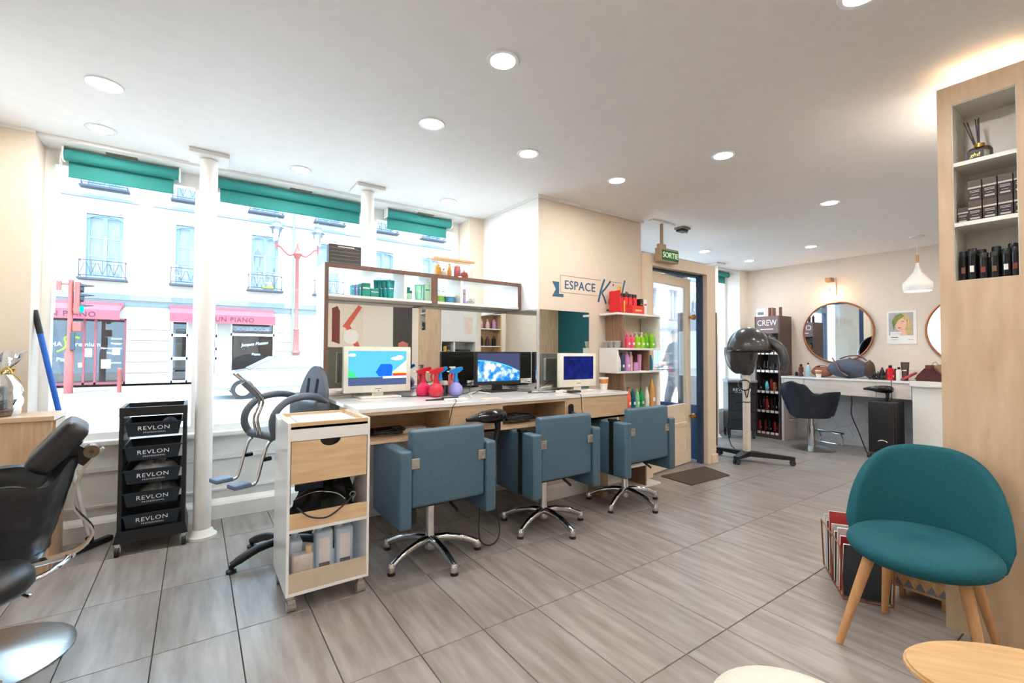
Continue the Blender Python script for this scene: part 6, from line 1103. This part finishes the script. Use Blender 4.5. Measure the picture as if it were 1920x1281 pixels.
for x in (0.02, 0.3):
    for y in (0.02, 0.18): obj('foot', B(x, x+0.03, y, y+0.02, 0, 0.05), CR, t)
# teal chair (faces -X)
BEECH = M('beech', (206, 156, 106), 0.45, rgb2=(186, 134, 88), scale=5, stretch=(8, 8, 1))
t = thing('waiting_chair', 'teal upholstered shell chair with tapered beech legs', 'chair', (2.475, 0.59, 0), math.radians(6))
def sf(u, v):
    a = 2*PI*u; e = (v-0.5)*PI; r_ = math.cos(e)**0.35 if abs(math.cos(e)) > 1e-6 else 0.0
    return (0.235*r_*math.cos(a)-0.01, 0.245*r_*math.sin(a), 0.415+0.05*math.sin(e)+0.012*math.cos(a))
bm = NB(); grid(bm, sf, 40, 14, closeu=True); bmesh.ops.remove_doubles(bm, verts=bm.verts[:], dist=1e-4); obj('seat', bm, TEAL, t, smooth=80)
def bloop(u, v):
    s_ = abs((u-0.5)*2); a = math.radians(-80+160*u); top = 0.805-0.33*s_**2.8; H_ = top-0.375; th = 0.024*(1-0.35*s_**6)
    w_ = 2*PI*v; c_, q = math.cos(w_), math.sin(w_)
    zl = 0.5+0.5*math.copysign(abs(q)**0.28, q); off = th*math.copysign(abs(c_)**0.5, c_)
    rr = 0.212+0.028*zl+off
    return (rr*math.cos(a)+0.005+0.02*zl, (rr+0.02)*math.sin(a), 0.375+H_*zl)
bm = NB(); V_ = grid(bm, bloop, 40, 33)
bm.faces.new(V_[0][:-1]); bm.faces.new(V_[-1][:-1][::-1]); bmesh.ops.remove_doubles(bm, verts=bm.verts[:], dist=1e-5); obj('backrest', bm, TEAL, t, smooth=80)
for (fx, fy, tx, ty) in ((-0.205, 0.235, -0.10, 0.14), (-0.13, -0.20, -0.08, -0.13), (0.235, 0.16, 0.12, 0.12), (0.25, -0.205, 0.13, -0.13)):
    bm = NB(); tube(bm, [(fx, fy, 0), ((fx+tx)/2, (fy+ty)/2, 0.2), (tx, ty, 0.39)], [0.0125, 0.018, 0.022], 16); obj('leg', bm, BEECH, t, smooth=50)
# coffee table and pouf at the bottom edge
t = thing('coffee_table', 'oval pale oak coffee table top cut by the lower right corner', 'table', (1.70, 0.15, 0), -0.95); bm = NB()
prism(bm, [(0.30*math.cos(k*PI/24), 0.18*math.sin(k*PI/24)) for k in range(48)], 'z', 0.40, 0.42); bmesh.ops.bevel(bm, geom=[e for e in bm.edges if abs(e.verts[0].co.z-e.verts[1].co.z) < 1e-5], offset=0.006, segments=2, affect='EDGES'); obj('table_top', bm, M('table_oak', (208, 172, 124), 0.45, rgb2=(192, 152, 104), scale=5, stretch=(1.5, 9, 9)), t, smooth=40)
for x, y in ((-0.2, 0.0), (0.12, 0.1), (0.12, -0.1)): bm = NB(); tube(bm, [(x*1.1, y*1.1, 0), (x, y, 0.40)], 0.007, 8); obj('leg', bm, COPPER, t)
t = thing('round_pouf', 'pale linen round pouf cut by the bottom edge', 'pouf', (1.075, 0.455, 0)); bm = NB(); lathe(bm, [(0.19, 0), (0.2, 0.02), (0.205, 0.2), (0.2, 0.39), (0.18, 0.43), (0.12, 0.448), (0.0, 0.455)], 40); obj('cushion', bm, M('linen', (216, 214, 200), 0.95, var=0.05, scale=200, bump=0.2), t, smooth=60); bm = NB(); tube(bm, [(0.202*math.cos(k*PI/20), 0.202*math.sin(k*PI/20), 0.39) for k in range(40)], 0.004, 5, closed=True); obj('piping', bm, M('linen', (216, 214, 200), 0.95), t)
# products in the tower niche
t = thing('reed_diffuser', 'reed diffuser with black sticks in the top tower niche', 'diffuser', (2.87, 0.455, 2.0765)); bm = NB(); lathe(bm, [(0.04, 0), (0.042, 0.004), (0.042, 0.055), (0.036, 0.066), (0.016, 0.072)], 24); obj('glass_jar', bm, glassmat('jar_glass', (0.9, 0.88, 0.82), 0.12), t, smooth=50); bm = NB(); lathe(bm, [(0.038, 0.004), (0.038, 0.022)], 24); obj('oil', bm, M('amber_oil', (170, 120, 30), 0.2), t); bm = NB(); lathe(bm, [(0.018, 0.072), (0.018, 0.088)], 16); obj('collar', bm, GOLD, t, smooth=40)
obj('label_panel', B(-0.0435, -0.040, -0.02, 0.035, 0.006, 0.052), BLACK, t); text('label_lettering', 'ghd', 0.022, GOLD, t, faceX(-0.0438, 0.008, 0.03, -1), 0.0004, shear=0.2)
for k, (dx, dy) in enumerate(((0.0, 0.05), (0.01, 0.04), (0.0, 0.012), (0.012, 0.006), (-0.008, 0.0))): bm = NB(); tube(bm, [(0, 0, 0.03), (dx, dy, 0.205)], 0.0025, 6); obj('stick', bm, BLACK, t)
BX1_ = M('carton_black_brown', (44, 38, 36), 0.4); LIDB = M('carton_lid', (84, 74, 66), 0.35)
def dbox(label, y, z, h=0.09, x=2.825, w_=0.042):
    t = thing('product_carton', label, 'box', (x, y, z), 0, 'black cartons in the tower niche'); obj('body', B(-0.022, 0.022, -w_/2, w_/2, 0, h*0.68), BX1_, t); obj('lid', B(-0.0215, 0.0215, -w_/2+.0005, w_/2-.0005, h*0.68, h), LIDB, t); obj('pale_band', B(-0.0228, -0.021, -w_/2, w_/2, h*0.6, h*0.68), M('band_cream', (206, 200, 186), 0.6), t)
    for z_, h_, q_ in ((0.10, 0.08, 0.36), (0.40, 0.03, 0.36), (0.47, 0.03, 0.36), (0.27, 0.02, 0.25)): obj('printed_line', B(-0.0227, -0.0219, -w_*q_, w_*q_, h*z_, h*(z_+h_)), M('print_grey', (190, 186, 180), 0.6), t)
for k in range(4): dbox(('first black carton of the lower row, by the small one', 'second black carton of the lower row in the niche', 'third black carton of the lower row in the niche', 'fourth black carton of the lower row, with yellow edge')[k], 0.463-0.046*k, 1.8065+0.0005)
for k in range(4): dbox(('first black carton of the upper row in the niche', 'second black carton of the upper row in the niche', 'third black carton of the upper row in the niche', 'fourth black carton of the upper row in the niche')[k], 0.463-0.046*k, 1.8975)
dbox('small black carton standing lowest at the left in the niche', 0.503, 1.807, 0.072, 2.835, 0.034)
canl = ('tall black spray can at the left end of the lowest niche', 'second black spray can in the lowest niche', 'black can with brown label in front row', 'black can with barcode in front row', 'black can with red label in front row', 'wide black can with white barcode in front row', 'black can in the back row left', 'black can in the back row middle', 'black can in the back row right')
for k, (x, y, h, r_) in enumerate(((2.83, 0.505, .135, .0155), (2.815, 0.475, .14, .0165), (2.81, 0.44, .115, .0165), (2.81, 0.406, .115, .0165), (2.81, 0.372, .12, .0165), (2.815, 0.347, .125, .0165), (2.87, 0.455, .14, .0165), (2.87, 0.41, .145, .0165), (2.87, 0.36, .15, .0165))):
    t = thing('spray_can', canl[k], 'can', (x, y, 1.5475), 0, 'black cans in the lowest tower niche'); bm = NB(); lathe(bm, [(r_*0.95, 0), (r_, 0.003), (r_, h*0.8)], 16); obj('body', bm, BLACKG, t, smooth=45); bm = NB(); lathe(bm, [(r_*0.9, h*0.8), (r_*0.95, h*0.96), (r_*0.8, h)], 16); obj('cap', bm, BLACK, t, smooth=45); obj('label_panel', B(-r_*1.03, -r_*0.8, -r_*0.4, r_*0.4, h*0.25, h*0.45), (M('can_label_brown', (120, 84, 60), 0.5), PAPER, M('can_label_red', (130, 50, 44), 0.5))[k % 3], t)
# ------------------------------------------------------------------ person passing outside the entrance
def person():
    V = {'pel': (0, 0, 0.95), 'sp': (0, 0, 1.12), 'ch': (0, 0, 1.32), 'nk': (0, 0, 1.48), 'hd': (-0.02, 0, 1.58), 'top': (-0.01, 0, 1.70),
         'sL': (0, 0.17, 1.40), 'eL': (-0.06, 0.24, 1.14), 'wL': (-0.24, 0.2, 1.05), 'hL': (-0.32, 0.19, 1.05), 'sR': (0, -0.17, 1.40), 'eR': (-0.10, -0.22, 1.16), 'wR': (-0.34, -0.2, 1.12), 'hR': (-0.42, -0.19, 1.12),
         'pL': (0, 0.09, 0.90), 'kL': (-0.12, 0.1, 0.5), 'aL': (-0.10, 0.1, 0.09), 'tL': (-0.24, 0.11, 0.04), 'pR': (0, -0.09, 0.90), 'kR': (0.04, -0.1, 0.5), 'aR': (0.18, -0.1, 0.1), 'tR': (0.06, -0.11, 0.04)}
    Rr = {'pel': .15, 'sp': .135, 'ch': .16, 'nk': .055, 'hd': .088, 'top': .075, 'sL': .075, 'eL': .052, 'wL': .035, 'hL': .032, 'sR': .075, 'eR': .052, 'wR': .035, 'hR': .032, 'pL': .1, 'kL': .065, 'aL': .045, 'tL': .035, 'pR': .1, 'kR': .065, 'aR': .045, 'tR': .035}
    Ed = [('pel', 'sp'), ('sp', 'ch'), ('ch', 'nk'), ('nk', 'hd'), ('hd', 'top'), ('ch', 'sL'), ('sL', 'eL'), ('eL', 'wL'), ('wL', 'hL'), ('ch', 'sR'), ('sR', 'eR'), ('eR', 'wR'), ('wR', 'hR'), ('pel', 'pL'), ('pL', 'kL'), ('kL', 'aL'), ('aL', 'tL'), ('pel', 'pR'), ('pR', 'kR'), ('kR', 'aR'), ('aR', 'tR')]
    fing = []
    for w_, hnd, s in (('wL', 'hL', 1), ('wR', 'hR', -1)):
        hx, hy, hz = V[hnd]
        for k in range(4):
            a, b = 'f%s%d' % (hnd, k), 'g%s%d' % (hnd, k); dz = 0.028-0.018*k; V[a] = (hx-0.035, hy, hz+dz); V[b] = (hx-0.062-0.006*(k in (1, 2)), hy-s*0.014, hz+dz-0.006); Rr[a] = .010; Rr[b] = .008; Ed += [(hnd, a), (a, b)]; fing += [a, b]
        a, b = 'u'+hnd, 'v'+hnd; V[a] = (hx-0.005, hy-s*0.035, hz+0.02); V[b] = (hx-0.03, hy-s*0.045, hz+0.025); Rr[a] = .011; Rr[b] = .009; Ed += [(hnd, a), (a, b)]
    keys = list(V); me = bpy.data.meshes.new('p'); me.from_pydata([V[k] for k in keys], [(keys.index(a), keys.index(b)) for a, b in Ed], [])
    o = bpy.data.objects.new('p', me); COL.objects.link(o); md = o.modifiers.new('s', 'SKIN')
    for i, k in enumerate(keys): sv = me.skin_vertices[0].data[i]; sv.radius = (Rr[k], Rr[k]); sv.use_root = (k == 'pel')
    md.use_smooth_shade = True; ss = o.modifiers.new('u', 'SUBSURF'); ss.levels = 2; ss.render_levels = 2; bpy.context.view_layer.update()
    out = bpy.data.meshes.new_from_object(o.evaluated_get(bpy.context.evaluated_depsgraph_get())); bpy.data.objects.remove(o)
    skin, coat, trs = M('skin', (214, 170, 144), 0.5), M('dark_coat', (44, 40, 46), 0.8), M('dark_trousers', (40, 46, 60), 0.8)
    for m in (skin, coat, trs): out.materials.append(m)
    for p in out.polygons:
        c = p.center; p.material_index = 0 if c.z > 1.49 or c.x < -0.36 or (c.x < -0.27 and c.y > 0) else (2 if c.z < 0.86 else 1)
    return out
t = thing('person', 'person in a dark coat walking outside the entrance door', 'person', (6.75, 4.75, -0.08), math.radians(-20))
me = person(); b = obj('body', me, None, t)
bm = NB(); 
def hairf(u, v):
    a = 2*PI*u; e = v*PI*0.62; r_ = 0.098; back = 0.5+0.5*math.cos(a); zz_ = 1.625+0.105*math.cos(e)-(0.12*v*v*back); return (-0.005+r_*math.sin(e)*math.cos(a)*1.08+0.008, r_*math.sin(e)*math.sin(a), max(zz_, 1.47) if back > 0.35 else max(zz_, 1.635))
grid(bm, hairf, 24, 10, closeu=True); obj('hair', bm, M('hair_brown', (66, 46, 38), 0.6, var=0.2, scale=60), t, smooth=70)
bm = NB(); tube(bm, [(-0.105, 0, 1.615), (-0.128, 0, 1.585), (-0.105, 0, 1.575)], [0.008, 0.014, 0.01], 8); obj('nose', bm, M('skin', (214, 170, 144), 0.5), t, smooth=60)
for s in (-1, 1):
    bm = NB(); lathe(bm, [(0.001, -0.009), (0.008, -0.005), (0.0095, 0), (0.008, 0.005), (0.001, 0.009)], 10, (-0.1, s*0.032, 1.617)); obj('eye', bm, DARK, t); bm = NB(); tube(bm, [(0.0, s*0.088, 1.63), (0.008, s*0.1, 1.61), (0.0, s*0.09, 1.585)], 0.009, 6); obj('ear', bm, M('skin', (214, 170, 144), 0.5), t)
obj('mouth', B(-0.115, -0.1, -0.02, 0.02, 1.548, 1.554), M('lips', (170, 90, 84), 0.5), t)
